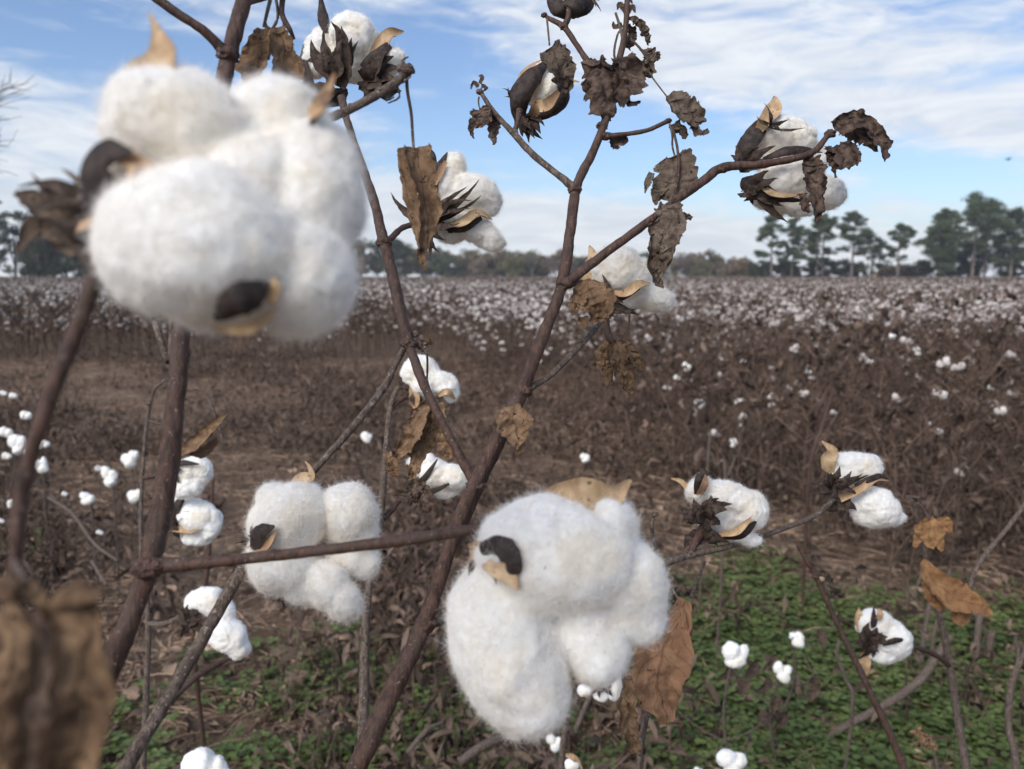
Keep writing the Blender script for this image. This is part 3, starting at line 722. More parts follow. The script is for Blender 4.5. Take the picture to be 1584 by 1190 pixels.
for pp in ([(740, 135), (733, 128), (728, 138)], [(742, 130), (746, 120), (740, 118)], [(744, 134), (752, 136), (748, 142)]):
    leaf(B, .5, [([(a, b, 0) for a, b in pp], [3.5, 3, 1], 1.5)], 'leaf_grey', 'bud_scale', seed=pp[0][1])
leaf(B, .492, [([(856, 68, 0), (858, 88, -3), (866, 115, -3), (868, 145, 0)], [8, 20, 22, 8], 1.2, (.1, 0, 1)), ([(870, 90, 0), (876, 110, 0), (876, 135, 0)], [7, 9, 5], -1.6, (.4, 0, 1))], 'leaf_grey', seed=30, crump=.32, label='brown leaf over the half-open boll', stalk=([(846, 30, 8), (848, 48, 4), (850, 70, 0)], 1.8))
leaf(B, .45, [([(790, 632, 0), (792, 655, -2), (796, 680, -2), (800, 705, 0)], [10, 27, 20, 2], .5, (.05, .1, 1)), ([(782, 640, 0), (776, 652, -1), (774, 668, 0)], [8, 9, 4], -.7)], 'leaf', seed=31, crump=.2, rag=.12, var=.7,
     label='small heart-shaped speckled leaf against the central stem')
leaf(B, .475, [([(905, 440, 0), (912, 462, -3), (922, 480, -3), (925, 505, 0)], [12, 28, 26, 12], 1.1, (-.1, .1, 1)), ([(898, 455, 0), (890, 470, 0), (888, 485, 0)], [10, 12, 5], 1.5), ([(930, 465, 0), (938, 480, 0), (938, 495, 0)], [9, 10, 4], -1.5), ([(900, 490, 0), (902, 502, 0), (908, 510, 0)], [10, 10, 4], 1)], 'leaf', seed=32, crump=.25, var=.45,
     label='crinkled tan leaf at the fork of the right branch')
stem(B, [(940, 465, .55), (938, 500, .55), (943, 522, .55), (950, 530, .55)], [5, 5, 7, 4], 'bark', 'twig', 8)
stem(B, [(974, 480, .55), (972, 505, .55), (960, 525, .55)], [2, 1.8, 1.5], 'bark', 'twig', 7)
leaf(B, .55, [([(950, 525, 0), (955, 550, -3), (962, 580, -2), (975, 612, 0)], [9, 20, 17, 4], 2.0), ([(962, 528, 0), (975, 550, -2), (990, 578, 0)], [6, 12, 8], 2.2, (.4, 0, 1)), ([(942, 530, 2), (930, 550, 2), (925, 570, 2)], [8, 12, 6], -1.4, (-.3, 0, 1)), ([(945, 540, 2), (940, 570, 2), (942, 600, 2)], [8, 12, 5], -2)], 'leaf', seed=33, crump=.25, var=.4,
     label='drooping brown leaf below the boll at the fork')
# bolls on B
boll(B, .6, [(546, 54, 36, 36, 0, 0), (565, 68, 26, 30, 20, 4), (492, 84, 26, 38, 10, 6), (602, 94, 24, 22, 0, -4), (590, 112, 26, 18, 20, 0), (540, 95, 40, 34, 0, 10)],
     valves=[([(506, 52, -2), (499, 28, -4), (497, 8, -2), (494, -12, 2)], [6, 10, 6, 1], 1.8, 'out'),
             ([(575, 100, -8), (590, 70, -12), (604, 52, -8), (625, 49, 0)], [9, 12, 9, 1], 1.4, 'in', (-.3, -.3, 1)),
             ([(560, 105, -14), (580, 86, -18), (602, 68, -14)], [8, 12, 8], 1.6, 'out', (-.3, -.2, 1)),
             ([(470, 70, 4), (468, 100, 0), (480, 140, 0)], [4, 10, 10], 1.2, 'out', (-.6, 0, 1))],
     bracts=[(520, 125, -16, [(512, 32, -26), (528, 40, -28), (480, 60, -24), (545, 58, -22), (492, 85, -20), (500, 45, -24), (555, 62, -18), (520, 75, -32), (470, 95, -16), (540, 85, -30), (505, 70, -32), (530, 60, -30)], 15),
             (515, 145, -8, [(470, 140, -6), (482, 158, -6), (465, 125, -8), (500, 162, -10), (530, 165, -8), (478, 150, -12)], 15),
             (570, 130, -12, [(610, 88, -18), (622, 105, -14), (600, 75, -20), (585, 105, -22), (628, 120, -8), (622, 140, -8), (600, 152, -8), (560, 155, -8), (610, 120, -18), (590, 135, -20)], 17)],
     res=6, fuzz=2500, seed=21, label='top boll seen from below in a spiky dark bract')
boll(B, .6, [(704, 258, 20, 22, 0, 4), (690, 285, 30, 30, 0, 4), (733, 298, 40, 30, 18, 0), (752, 312, 26, 22, 10, 2), (728, 352, 40, 22, 22, -2), (755, 368, 30, 20, 25, 0), (700, 350, 30, 26, 0, 4), (700, 320, 34, 40, 0, 8)],
     valves=[([(668, 330, -8), (668, 295, -10), (678, 262, -8), (692, 235, 0)], [6, 11, 10, 1], 1.7, 'out', (.1, 0, 1)),
             ([(672, 285, -12), (682, 265, -12), (690, 250, -8)], [4, 5, 3], .8, 'in', (.4, 0, 1)),
             ([(690, 350, -12), (715, 345, -18), (740, 330, -14), (762, 340, -6)], [4, 9, 8, 1], 1.4, 'in', (0, .5, 1)),
             ([(692, 358, -12), (720, 352, -16), (745, 338, -10)], [4, 7, 4], 1.4, 'out', (0, -.5, 1)),
             ([(672, 262, 0), (668, 240, 0), (660, 225, 2)], [5, 6, 1], 1.6, 'out')],
     bracts=[(655, 345, -6, [(722, 290, -26), (742, 278, -22), (730, 310, -28), (745, 302, -22), (716, 322, -28), (728, 322, -24), (700, 300, -28), (712, 345, -22), (700, 362, -14), (690, 372, -10), (720, 360, -14), (605, 298, 2), (680, 392, -6), (665, 400, -4)], 8)],
     res=6, fuzz=3500, flen=.003, seed=22, label='side-facing boll left of the fork with fan-shaped bract')
boll(B, .52, [(842, 138, 24, 26, -25, 0), (835, 128, 26, 40, 30, 9)],
     valves=[([(802, 190, 0), (800, 150, -10), (822, 112, -12), (852, 90, -2)], [10, 22, 19, 4], 1.9, 'out', (-.35, .2, 1)),
             ([(795, 150, 6), (812, 112, 4), (852, 88, 2)], [4, 5, 2], .6, 'in'),
             ([(822, 182, -4), (832, 166, -14), (846, 162, -16), (866, 140, -8)], [7, 9, 9, 3], .9, 'in', (.1, -.2, 1)),
             ([(820, 186, -2), (852, 172, -4), (875, 150, -2), (872, 120, 0)], [4, 12, 12, 5], 1.8, 'out', (.5, -.4, 1)),
             ([(866, 122, 0), (880, 124, 0), (896, 127, 0)], [5, 3, 1], 1, 'in')],
     bracts=[(815, 180, 0, [(836, 208, -4), (842, 196, -6), (808, 212, -6), (818, 222, -4), (828, 215, -8), (822, 200, -10), (835, 185, -6), (812, 205, -8), (840, 215, 0), (800, 205, 2)], 9),
             (793, 150, 0, [(786, 135, -2), (780, 150, 0), (776, 137, 2)], 3)],
     res=6, fuzz=600, seed=23, label='half-open dark boll with a patch of lint')
boll(B, .52, [(885, -2, 30, 20, 0, 6)],
     valves=[([(880, 28, -4), (868, 14, -10), (855, 0, -8), (852, -20, 0)], [7, 15, 14, 6], 1.9, 'out', (-.3, 0, 1)), ([(882, 28, -6), (888, 12, -14), (890, -8, -12), (888, -30, 0)], [7, 18, 20, 8], 1.9, 'out'), ([(890, 25, 0), (905, 12, -4), (915, -5, 0), (918, -25, 4)], [6, 12, 12, 5], 1.8, 'out', (.5, 0, 1))],
     bracts=[(915, -6, 0, [(922, 12, -4), (930, 18, -2), (928, 2, -2)], 2.5)], res=5, fuzz=0, seed=24, label='closed dark boll at the top edge of the picture')
boll(B, .53, [(1212, 214, 50, 34, 12, 2), (1198, 240, 50, 30, 0, 8), (1215, 283, 52, 32, -4, 2), (1225, 315, 42, 18, 18, 4), (1280, 298, 28, 26, 20, 6), (1195, 305, 34, 22, 15, 6), (1240, 255, 40, 46, 0, 12)],
     valves=[([(1152, 268, 0), (1150, 235, -8), (1166, 205, -10), (1188, 178, -4), (1198, 148, 4)], [8, 16, 17, 13, 1.5], 1.5, 'out', (-.5, .2, 1)),
             ([(1168, 208, -6), (1184, 186, -12), (1197, 168, -8), (1200, 150, 2)], [4, 11, 12, 2], .9, 'in', (-.2, .2, 1)),
             ([(1180, 246, -14), (1215, 232, -22), (1248, 230, -18), (1272, 236, -8)], [4, 9, 7, 1], 1.6, 'out', (0, .4, 1)),
             ([(1145, 285, -4), (1165, 290, -12), (1195, 305, -14), (1240, 310, -10)], [10, 19, 11, 2], 1.5, 'out', (-.2, -.5, 1)),
             ([(1170, 280, -10), (1195, 300, -18), (1225, 302, -16), (1242, 296, -10)], [5, 6, 4, 1], .8, 'in', (-.1, .6, 1))],
     bracts=[(1150, 258, -10, [(1130, 240, -10), (1138, 225, -8), (1175, 228, -18), (1200, 225, -20), (1145, 240, -14), (1222, 250, -18), (1150, 232, -16), (1135, 250, -12)], 9),
             (1165, 292, -10, [(1140, 300, -6), (1150, 312, -6), (1165, 318, -8), (1190, 265, -18), (1205, 275, -18), (1155, 300, -12), (1215, 320, -12), (1220, 345, -6)], 10),
             (1190, 195, -12, [(1220, 185, -20), (1245, 198, -16), (1182, 160, -10), (1170, 180, -12), (1210, 205, -20)], 4)],
     res=6, fuzz=3500, seed=25, label='boll at the end of the long right branch, half hidden by dry bracts')
leaf(B, .5, [([(1245, 238, 0), (1252, 262, -4), (1258, 295, -5), (1262, 345, 0)], [12, 18, 17, 3], 2.2), ([(1260, 245, 2), (1272, 270, 0), (1268, 305, 0)], [10, 14, 6], -2, (.4, 0, 1)), ([(1240, 300, 0), (1245, 320, 0), (1252, 332, 0)], [8, 7, 3], 1.5)], 'leaf_dark', seed=35, crump=.3, rag=.3, label='dark ragged leaf hanging over the right boll')
leaf(B, .505, [([(1290, 205, 0), (1315, 192, -4), (1345, 200, -3), (1362, 225, -2), (1372, 250, 0)], [12, 17, 15, 13, 6], 2.3, (0, .2, 1)), ([(1310, 205, 2), (1340, 215, 0), (1358, 235, 2)], [14, 16, 6], -1.5)], 'leaf_dark', seed=36, crump=.28, rag=.2, var=.65, label='arched dark brown leaf at the branch tip beside the right boll')
leaf(B, .503, [([(1292, 225, 0), (1300, 240, -3), (1312, 262, 0)], [16, 18, 5], 1.3), ([(1285, 228, 0), (1290, 250, 0), (1292, 275, 0)], [10, 12, 2], 1.3), ([(1310, 225, 0), (1322, 240, 0), (1324, 256, 0)], [8, 7, 1], 1.2)], 'leaf_dark', seed=37, crump=.3, rag=.3)
boll(B, .58, [(952, 418, 42, 38, 25, 0), (975, 430, 34, 34, 10, 4), (1002, 460, 42, 24, 12, 6), (960, 462, 38, 20, 10, 8), (1020, 466, 24, 16, 10, 6)],
     valves=[([(918, 450, -2), (908, 425, -4), (918, 402, -4), (912, 380, 2)], [8, 10, 10, 1], 1.4, 'in', (-.3, 0, 1)),
             ([(942, 450, -8), (965, 455, -18), (988, 440, -16), (1006, 438, -8)], [3, 7, 7, 1], 1.2, 'in', (0, .5, 1)),
             ([(925, 455, -6), (955, 462, -12), (990, 446, -12)], [6, 7, 3], 1.2, 'out', (0, -.5, 1)),
             ([(905, 435, 4), (912, 455, -6), (935, 470, -8)], [6, 10, 7], 1.2, 'out', (-.4, -.3, 1))],
     bracts=[(935, 470, -10, [(932, 425, -14), (958, 480, -14), (985, 478, -12), (990, 488, -10), (948, 490, -12), (930, 490, -8), (965, 470, -16), (970, 486, -12)], 9)],
     res=6, fuzz=4000, flen=.003, seed=26, label='boll in the fork of the right branch')
boll(B, .61, [(1082, 758, 20, 26, 30, -2), (1128, 770, 50, 26, 18, 0), (1160, 790, 30, 32, 10, 2), (1115, 795, 40, 30, 0, 6), (1150, 832, 30, 12, 10, 2), (1130, 822, 30, 16, 10, 4)],
     valves=[([(1070, 768, 0), (1055, 746, 0), (1038, 740, 2)], [4, 4, 1], 1, 'in'),
             ([(1078, 765, -10), (1082, 745, -16), (1088, 732, -14), (1078, 726, -10)], [5, 8, 8, 1.5], 1.3, 'out'),
             ([(1082, 765, -14), (1090, 748, -18), (1092, 735, -14)], [7, 7, 3], .8, 'in', (.5, 0, 1)),
             ([(1112, 828, -8), (1138, 824, -17), (1152, 812, -18), (1162, 800, -14)], [4, 6, 5, .6], 1.8, 'in', (-.2, .6, 1)),
             ([(1112, 832, -6), (1145, 832, -12), (1162, 818, -14), (1176, 800, -8)], [4, 7, 8, 1], 1.6, 'out', (.2, -.5, 1))],
     bracts=[(1088, 800, -14, [(1050, 780, -10), (1060, 808, -12), (1112, 770, -22), (1125, 790, -20), (1132, 780, -18), (1072, 770, -16), (1100, 765, -20), (1115, 812, -16), (1095, 780, -24), (1080, 785, -24), (1100, 825, -14), (1105, 790, -24)], 12),
             (1085, 825, -8, [(1058, 850, -4), (1062, 835, -4), (1110, 845, -8), (1130, 842, -8), (1075, 848, -4), (1120, 835, -10)], 11)],
     res=6, fuzz=2500, seed=27, label='boll sitting on the low right branch with dark cup')
boll(B, .69, [(1328, 722, 40, 24, 10, 0), (1310, 728, 30, 26, 0, 2), (1355, 785, 36, 32, 20, -2), (1378, 798, 24, 15, 12, 0), (1335, 775, 18, 24, 0, 4)],
     valves=[([(1282, 732, -2), (1280, 712, -6), (1288, 698, -4), (1272, 682, 2)], [8, 12, 8, 1], 1.4, 'in', (-.2, 0, 1)),
             ([(1300, 772, -8), (1330, 758, -17), (1352, 742, -16), (1374, 744, -6)], [7, 6, 5, .6], 1.7, 'in', (.2, .6, 1)),
             ([(1322, 752, -14), (1345, 742, -18), (1362, 736, -14), (1376, 742, -6)], [3, 5, 4, .5], 1.4, 'out', (0, .2, 1))],
     bracts=[(1290, 752, -14, [(1262, 722, -12), (1255, 742, -10), (1252, 765, -10), (1268, 778, -10), (1300, 720, -20), (1318, 728, -20), (1335, 732, -18), (1285, 730, -22), (1300, 775, -14), (1325, 765, -16), (1310, 745, -22), (1272, 745, -20), (1345, 735, -14)], 8),
             (1298, 780, -6, [(1275, 790, -4), (1310, 800, -6), (1325, 790, -8), (1318, 808, -4), (1300, 802, -8)], 9)],
     res=6, fuzz=2200, seed=28, label='boll at the far end of the low right branch with spiky bract')

# ---- plant D : thinner grey stalk crossing behind the level branch, ends in a bud cluster
g = gnd(160, 1240, .36, -0.04)
D = empty('cotton_plant', g[:3], 'slender grey cotton plant slanting up behind the level branch, one large boll halfway up', 'cotton plant', 'cotton plants close to the camera')
stem(D, [g, way(150, 1240, .36, .5, -.02), (150, 1260, .355), (205, 1172, .36), (290, 1028, .385), (372, 886, .415), (412, 830, .45), (438, 795, .465), (480, 735, .468), (545, 662, .478), (592, 602, .495), (620, 548, .505), (632, 528, .505)],
     [.0045, .0045, 13, 11.5, 10.5, 9, 7.5, 6.5, 6, 5.5, 6, 5, 4], 'bark_grey', 'stem', 14, bark=.2, nodes=[(590, 604, .495, 7.5), (480, 735, .467, 8)])
stem(D, [(410, 835, .448), (405, 828, .442), (408, 820, .435)], [6, 6, 6], 'bark', 'peduncle')
for i, (a, b, r) in enumerate([(630, 520, 6), (642, 517, 6), (654, 523, 6), (626, 533, 5), (648, 534, 7), (660, 530, 5), (638, 528, 8), (655, 540, 5)]):
    mb = MB(); lobe(mb, a, b, .5, r, r * .8, 20 * i, res=4, bumpy=2.2, seed=300 + i); mb.build('flower_bud', [M['bark_grey']], D)
stem(D, [(650, 533, .5), (660, 548, .5), (661, 575, .505), (659, 605, .51)], [2.4, 2, 1.8, 1.8], 'bark_grey', 'twig', 7)
leaf(D, .5, [([(655, 522, 0), (663, 528, -2), (668, 534, 0)], [4, 5, 2], 2)], 'leaf', 'bud_scale', seed=5)
boll(D, .42, [(452, 800, 58, 50, -25, -6), (428, 775, 32, 28, 10, -3), (415, 810, 30, 34, 0, -1), (538, 793, 46, 44, 25, 1), (556, 820, 30, 36, -10, 3), (545, 862, 42, 30, 5, 5), (560, 878, 26, 18, 0, 3), (436, 874, 56, 44, 18, -5), (402, 878, 22, 22, 20, -2), (470, 900, 42, 34, 25, -3), (505, 905, 34, 38, -38, -6), (530, 927, 29, 33, -38, -7)],
     valves=[([(465, 768, 2), (468, 745, 0), (482, 738, -2), (478, 722, 0), (472, 714, 2)], [24, 15, 7, 3, 1], 1.1, 'in', (-.1, .4, 1)),
             ([(388, 856, -10), (390, 838, -18), (402, 824, -24), (424, 814, -27)], [8, 16, 13, 2], 1.3, 'out', (-.5, .1, 1)),
             ([(382, 850, -8), (398, 852, -17), (416, 840, -23), (428, 820, -25)], [5, 8, 6, 1], .9, 'in', (-.4, 0, 1))],
     bracts=[(396, 835, -8, [(392, 806, -10), (388, 812, -8), (380, 826, -4)], 3),
             (450, 925, 4, [(420, 930, 0), (408, 912, 4), (440, 945, 2), (462, 945, 2), (475, 938, 2), (430, 915, -2)], 7),
             (395, 838, 2, [(370, 832, 2), (362, 842, 4), (378, 850, 4), (366, 824, 6)], 3)],
     res=7, fuzz=6500, flen=.0032, seed=41, label='large boll behind the level branch')

# ---- plant E : background stalk with rolled leaves and two bolls left of the centre stem
g = gnd(555, 1190, .75, 0)
E = empty('cotton_plant', g[:3], 'thin upright grey cotton plant in the middle with two bolls and rolled tan leaves', 'cotton plant', 'cotton plants close to the camera')
stem(E, [g, (556, 1260, .75), (562, 1115, .75), (566, 960, .75), (578, 850, .75), (590, 780, .75), (596, 700, .76), (604, 630, .78), (615, 600, .8)], [.0045, 8, 8, 6.5, 6, 6, 4.5, 4, 4], 'bark_grey', 'stem', 10, nodes=[(582, 812, .75, 8), (562, 1118, .75, 9)])
stem(E, [(582, 812, .75), (605, 790, .76), (625, 765, .77), (645, 745, .78)], [5, 4.5, 4, 4], 'bark')
stem(E, [(600, 640, .78), (615, 622, .79), (632, 612, .8)], [4, 3.5, 4], 'bark', 'peduncle')
leaf(E, .62, [([(660, 622, 0), (648, 650, -3), (632, 680, -3), (612, 715, 0)], [8, 18, 17, 5], 2.0, (-.3, 0, 1)), ([(668, 632, 3), (662, 670, 2), (645, 705, 2), (640, 735, 2)], [10, 18, 16, 6], -1.2)], 'leaf', seed=51, crump=.22, var=.75, label='tan rolled leaf hanging above a boll')
leaf(E, .61, [([(676, 622, 0), (678, 645, -2), (676, 668, -2), (682, 690, 0)], [10, 12, 13, 7], 2.4, (.3, 0, 1)), ([(675, 690, -2), (690, 692, -4), (692, 705, -2), (682, 708, 0)], [8, 8, 6, 3], 1.5)], 'leaf', seed=52, crump=.2, var=.8, stalk=([(662, 610, 0), (668, 616, 0), (674, 624, 0)], 2.5))
leaf(E, .64, [([(598, 702, 0), (605, 720, -2), (612, 738, 0)], [8, 13, 6], 1.6, (-.3, 0, 1)), ([(632, 720, 0), (636, 735, -2), (630, 742, 0)], [8, 8, 4], 1.8)], 'leaf', seed=53, crump=.3, var=.7)
leaf(E, .7, [([(632, 745, 0), (645, 762, -2), (655, 785, 0), (656, 800, 0)], [12, 18, 14, 4], 1.5, None), ([(622, 760, 0), (630, 772, 0), (645, 778, 0)], [10, 10, 5], -1.2)], 'leaf_dark', seed=54, crump=.35, rag=.3, var=.6)
boll(E, .8, [(652, 570, 28, 22, 20, 0), (660, 590, 26, 28, 0, 2), (686, 594, 26, 18, 30, -2), (698, 606, 14, 17, -10, 0), (640, 580, 20, 18, 0, 2)],
     valves=[([(640, 600, -6), (642, 618, -6), (636, 628, 0)], [8, 10, 6], 1.2, 'in', (-.4, -.2, 1)), ([(678, 612, -10), (692, 606, -18), (704, 618, -10)], [3, 5, 1.5], 1.2, 'in')],
     bracts=[(632, 605, 0, [(618, 575, 0), (622, 590, 0), (615, 600, 2), (640, 628, -4), (655, 628, -4), (622, 615, 2), (612, 582, 2)], 7)], res=5, fuzz=1200, seed=42, label='boll behind the left fork branch')
boll(E, .78, [(672, 735, 26, 26, 40, 0), (698, 738, 26, 22, 15, -2), (692, 760, 22, 12, -5, 2), (640, 716, 14, 9, 0, 4), (662, 715, 14, 15, -20, -2), (648, 728, 14, 12, 0, 0)],
     valves=[([(646, 752, -8), (660, 736, -17), (677, 710, -14)], [6, 5, 1], 1.2, 'out'), ([(655, 764, -8), (680, 756, -15), (706, 741, -12)], [6, 4, .6], 1.2, 'out')],
     bracts=[(642, 750, -6, [(625, 735, -4), (620, 752, -2), (655, 770, -6), (640, 775, -4), (660, 760, -10), (628, 765, -2)], 8)], res=5, fuzz=1200, seed=43, label='boll under the tan rolled leaves')

# ---- plant F : thin stalk behind the stout stem, three bolls on its right side
g = gnd(222, 1190, 1.0, 0)
Fp = empty('cotton_plant', g[:3], 'thin pale cotton plant behind the stout left stem with three bolls one above another', 'cotton plant', 'cotton plants close to the camera')
stem(Fp, [g, (222, 1220, 1.0), (226, 1080, 1.0), (229, 960, 1.0), (218, 840, 1.02), (220, 740, 1.04), (228, 650, 1.05), (238, 605, 1.05), (255, 588, 1.05), (262, 590, 1.05)], [.004, 5, 5, 4.5, 3.5, 3, 3, 2.5, 2, 1.5], 'bark_grey', 'stem', 8, nodes=[(228, 962, 1.0, 5), (230, 625, 1.05, 4)])
stem(Fp, [(290, 604, 1.05), (310, 604, 1.05), (325, 622, 1.05), (335, 650, 1.05), (345, 680, 1.05)], [1.5, 2, 2, 2, 1.5], 'bark_grey', 'twig', 7)
stem(Fp, [(228, 650, 1.05), (262, 662, 1.05), (300, 690, 1.05), (346, 700, 1.05)], [2, 2, 2, 1], 'bark_grey', 'twig', 7)
stem(Fp, [(229, 965, 1.0), (255, 965, .98), (285, 952, .96), (300, 945, .95)], [4, 4, 4, 4], 'bark_grey')
stem(Fp, [(220, 835, 1.02), (240, 825, 1.02), (262, 805, 1.02)], [4, 4, 4], 'bark')
stem(Fp, [(222, 740, 1.04), (245, 735, 1.04), (270, 728, 1.04)], [3.5, 3.5, 3.5], 'bark')
leaf(Fp, .9, [([(272, 705, 0), (300, 690, -4), (328, 665, -4), (354, 640, 0)], [8, 15, 14, 3], 2.6, (-.2, .4, 1)), ([(282, 695, 2), (310, 700, 2), (335, 680, 2)], [6, 10, 5], -1.5)], 'leaf', seed=61, crump=.1, rag=.08, var=.6, label='olive-brown rolled leaf pointing up beside the stout stem')
boll(Fp, 1.0, [(290, 728, 20, 20, 0, 0), (308, 726, 18, 24, -30, 2), (285, 755, 20, 18, 0, -2), (298, 750, 17, 18, 10, 0)], valves=[([(262, 722, -6), (280, 716, -16), (308, 718, -16)], [5, 6, 1], 1.4, 'out', (0, .5, 1))], bracts=[(264, 735, -6, [(268, 712, -12), (282, 728, -20), (256, 718, -4), (278, 748, -16), (262, 758, -6)], 7)], res=5, fuzz=800, seed=44, label='upper of the three bolls behind the stout stem')
boll(Fp, 1.02, [(305, 800, 38, 26, 22, -2), (322, 812, 22, 24, -20, 0), (280, 775, 18, 18, 0, 4), (302, 832, 24, 13, 10, 2), (272, 800, 12, 22, 0, 4)],
     valves=[([(262, 810, -10), (270, 785, -18), (288, 760, -14)], [9, 10, 1.5], 1.5, 'out', (-.4, 0, 1)), ([(268, 818, -8), (292, 822, -14), (314, 818, -16)], [6, 5, .6], 1.4, 'in', (0, .7, 1))],
     bracts=[(268, 808, -6, [(258, 790, -6), (282, 782, -16), (292, 790, -20), (262, 770, -6), (286, 768, -16), (300, 795, -20), (258, 828, -2), (280, 835, -6)], 8)], res=5, fuzz=1000, seed=45, label='middle of the three bolls behind the stout stem')
boll(Fp, .93, [(325, 930, 28, 24, 20, 0), (345, 948, 20, 26, 0, 2), (350, 980, 36, 26, 35, -2), (370, 1002, 18, 18, 20, 0), (300, 930, 14, 18, 30, 2), (325, 985, 22, 20, 30, 4)],
     valves=[([(298, 950, -6), (318, 940, -13), (342, 936, -12)], [7, 4, .8], 1.2, 'out'), ([(300, 975, -6), (315, 998, -10), (332, 1002, -6)], [5, 6, 2], 1, 'in', (-.3, -.2, 1))],
     bracts=[(295, 965, -4, [(272, 940, 0), (265, 960, 0), (300, 925, -4), (312, 955, -16), (320, 972, -18), (280, 985, 0), (300, 1000, -2), (278, 950, 0), (325, 962, -18)], 9)], res=5, fuzz=1200, seed=46, label='lowest of the three bolls behind the stout stem')

# ---- plant H : bare slanting stalk in front of the clover on the right
g = gnd(1400, 1190, .9, .02)
H = empty('cotton_stalk', g[:3], 'bare thin stalk slanting from lower right up to a dry hooked tip over clover', 'cotton stalk', 'cotton plants close to the camera')
stem(H, [g, (1402, 1230, .9), (1392, 1172, .9), (1345, 1068, .9), (1300, 975, .91), (1262, 892, .92), (1245, 862, .92), (1233, 845, .92)], [.004, 7, 6, 5, 4.5, 4, 3, 2], 'bark', 'stem', 10, nodes=[(1262, 892, .92, 5.5), (1394, 1172, .9, 7)])
leaf(H, .92, [([(1264, 885, 0), (1275, 890, -2), (1285, 905, 0)], [5, 6, 3], 2), ([(1275, 900, 0), (1285, 915, -3), (1302, 928, 0)], [7, 10, 4], 1.8)], 'leaf_grey', seed=71, crump=.4, var=.3)
leaf(H, .92, [([(1232, 846, 0), (1240, 840, 0), (1244, 846, 0)], [2, 3, 1], 2)], 'leaf_grey', 'bud_scale', seed=72)
leaf(H, .93, [([(1412, 1130, 0), (1422, 1140, -3), (1432, 1150, 0)], [8, 13, 6], 1.5), ([(1420, 1145, 0), (1436, 1152, -2), (1448, 1160, 0)], [8, 10, 4], -1.2)], 'leaf', seed=73, crump=.4, rag=.3, var=.7)

# ---- plant I : plant with the paired-lobe boll and two tan leaves at lower right
g = gnd(1500, 1190, 1.2, .0)
I = empty('cotton_plant', g[:3], 'low cotton plant with one full boll over the clover and two bright tan leaves', 'cotton plant', 'cotton plants close to the camera')
stem(I, [g, (1498, 1240, 1.2), (1480, 1100, 1.2), (1462, 990, 1.18), (1440, 900, 1.15), (1425, 830, 1.12), (1412, 775, 1.1)], [.005, 6, 6, 5, 4, 3, 2], 'bark_grey', 'stem', 9)
stem(I, [(1470, 1030, 1.19), (1440, 1010, 1.15), (1400, 1000, 1.1), (1360, 1010, 1.08)], [4, 4, 4, 4], 'bark')
stem(I, [(1488, 960, 1.17), (1508, 885, 1.16), (1535, 845, 1.16), (1560, 815, 1.16), (1600, 760, 1.16)], [3.5, 3.5, 3.5, 3.5, 3.5], 'bark_grey')
stem(I, [(1412, 775, 1.1), (1402, 768, 1.1), (1422, 770, 1.1)], [2, 2, 1.5], 'bark_grey', 'twig', 7)
leaf(I, .98, [([(1438, 800, 0), (1440, 820, -2), (1436, 850, 0)], [8, 26, 6], .5, (.05, .1, 1)), ([(1425, 812, 0), (1420, 830, 0), (1414, 848, 0)], [7, 9, 3], .8), ([(1450, 812, -1), (1460, 812, -3), (1468, 825, 0)], [10, 12, 3], 1.2), ([(1446, 830, 0), (1452, 840, 0), (1458, 853, 0)], [8, 9, 2], .6)], 'leaf_orange', seed=81, crump=.14, rag=.08, label='small bright tan lobed leaf', stalk=([(1420, 778, 0), (1428, 788, 0), (1437, 802, 0)], 2), var=.42)
leaf(I, .88, [([(1424, 872, 0), (1445, 902, -4), (1475, 925, -5), (1505, 935, -4), (1530, 955, 0)], [6, 22, 26, 16, 8], 1.7, (-.2, .5, 1)), ([(1440, 885, 2), (1445, 920, 2), (1458, 945, 2)], [10, 14, 5], -1.2), ([(1475, 945, 3), (1485, 955, 2), (1500, 955, 2)], [12, 13, 6], 1)], 'leaf_orange', seed=82, crump=.13, rag=.07, var=.42, label='large bright tan folded leaf')
boll(I, 1.08, [(1355, 965, 25, 22, 10, -2), (1382, 988, 28, 28, 0, -2), (1372, 1008, 30, 18, -15, 0), (1392, 1000, 16, 18, 0, 2), (1340, 965, 16, 20, 0, 2)],
     valves=[([(1352, 975, -18), (1353, 958, -24), (1352, 940, -12)], [4, 6, 1], 1.3, 'out'), ([(1330, 975, 0), (1328, 955, -3), (1328, 940, 0)], [5, 7, 1], 1.3, 'in'), ([(1365, 998, -22), (1385, 992, -28), (1404, 990, -18)], [3, 5, 1], 1.1, 'out'), ([(1340, 1010, 0), (1335, 1030, 0), (1340, 1045, 4)], [7, 10, 3], 1.3, 'in', (-.2, -.2, 1)), ([(1358, 960, -22), (1362, 950, -24), (1358, 942, -18)], [4, 5, 2], .8, 'in')],
     bracts=[(1345, 992, -10, [(1325, 978, -4), (1318, 992, -2), (1345, 962, -20), (1358, 970, -24), (1375, 985, -26), (1378, 995, -26), (1330, 1008, -4), (1322, 1020, 0), (1360, 1008, -20), (1350, 1018, -10), (1335, 972, -14), (1365, 978, -26)], 9)],
     res=5, fuzz=1600, seed=47, label='full boll above the clover')

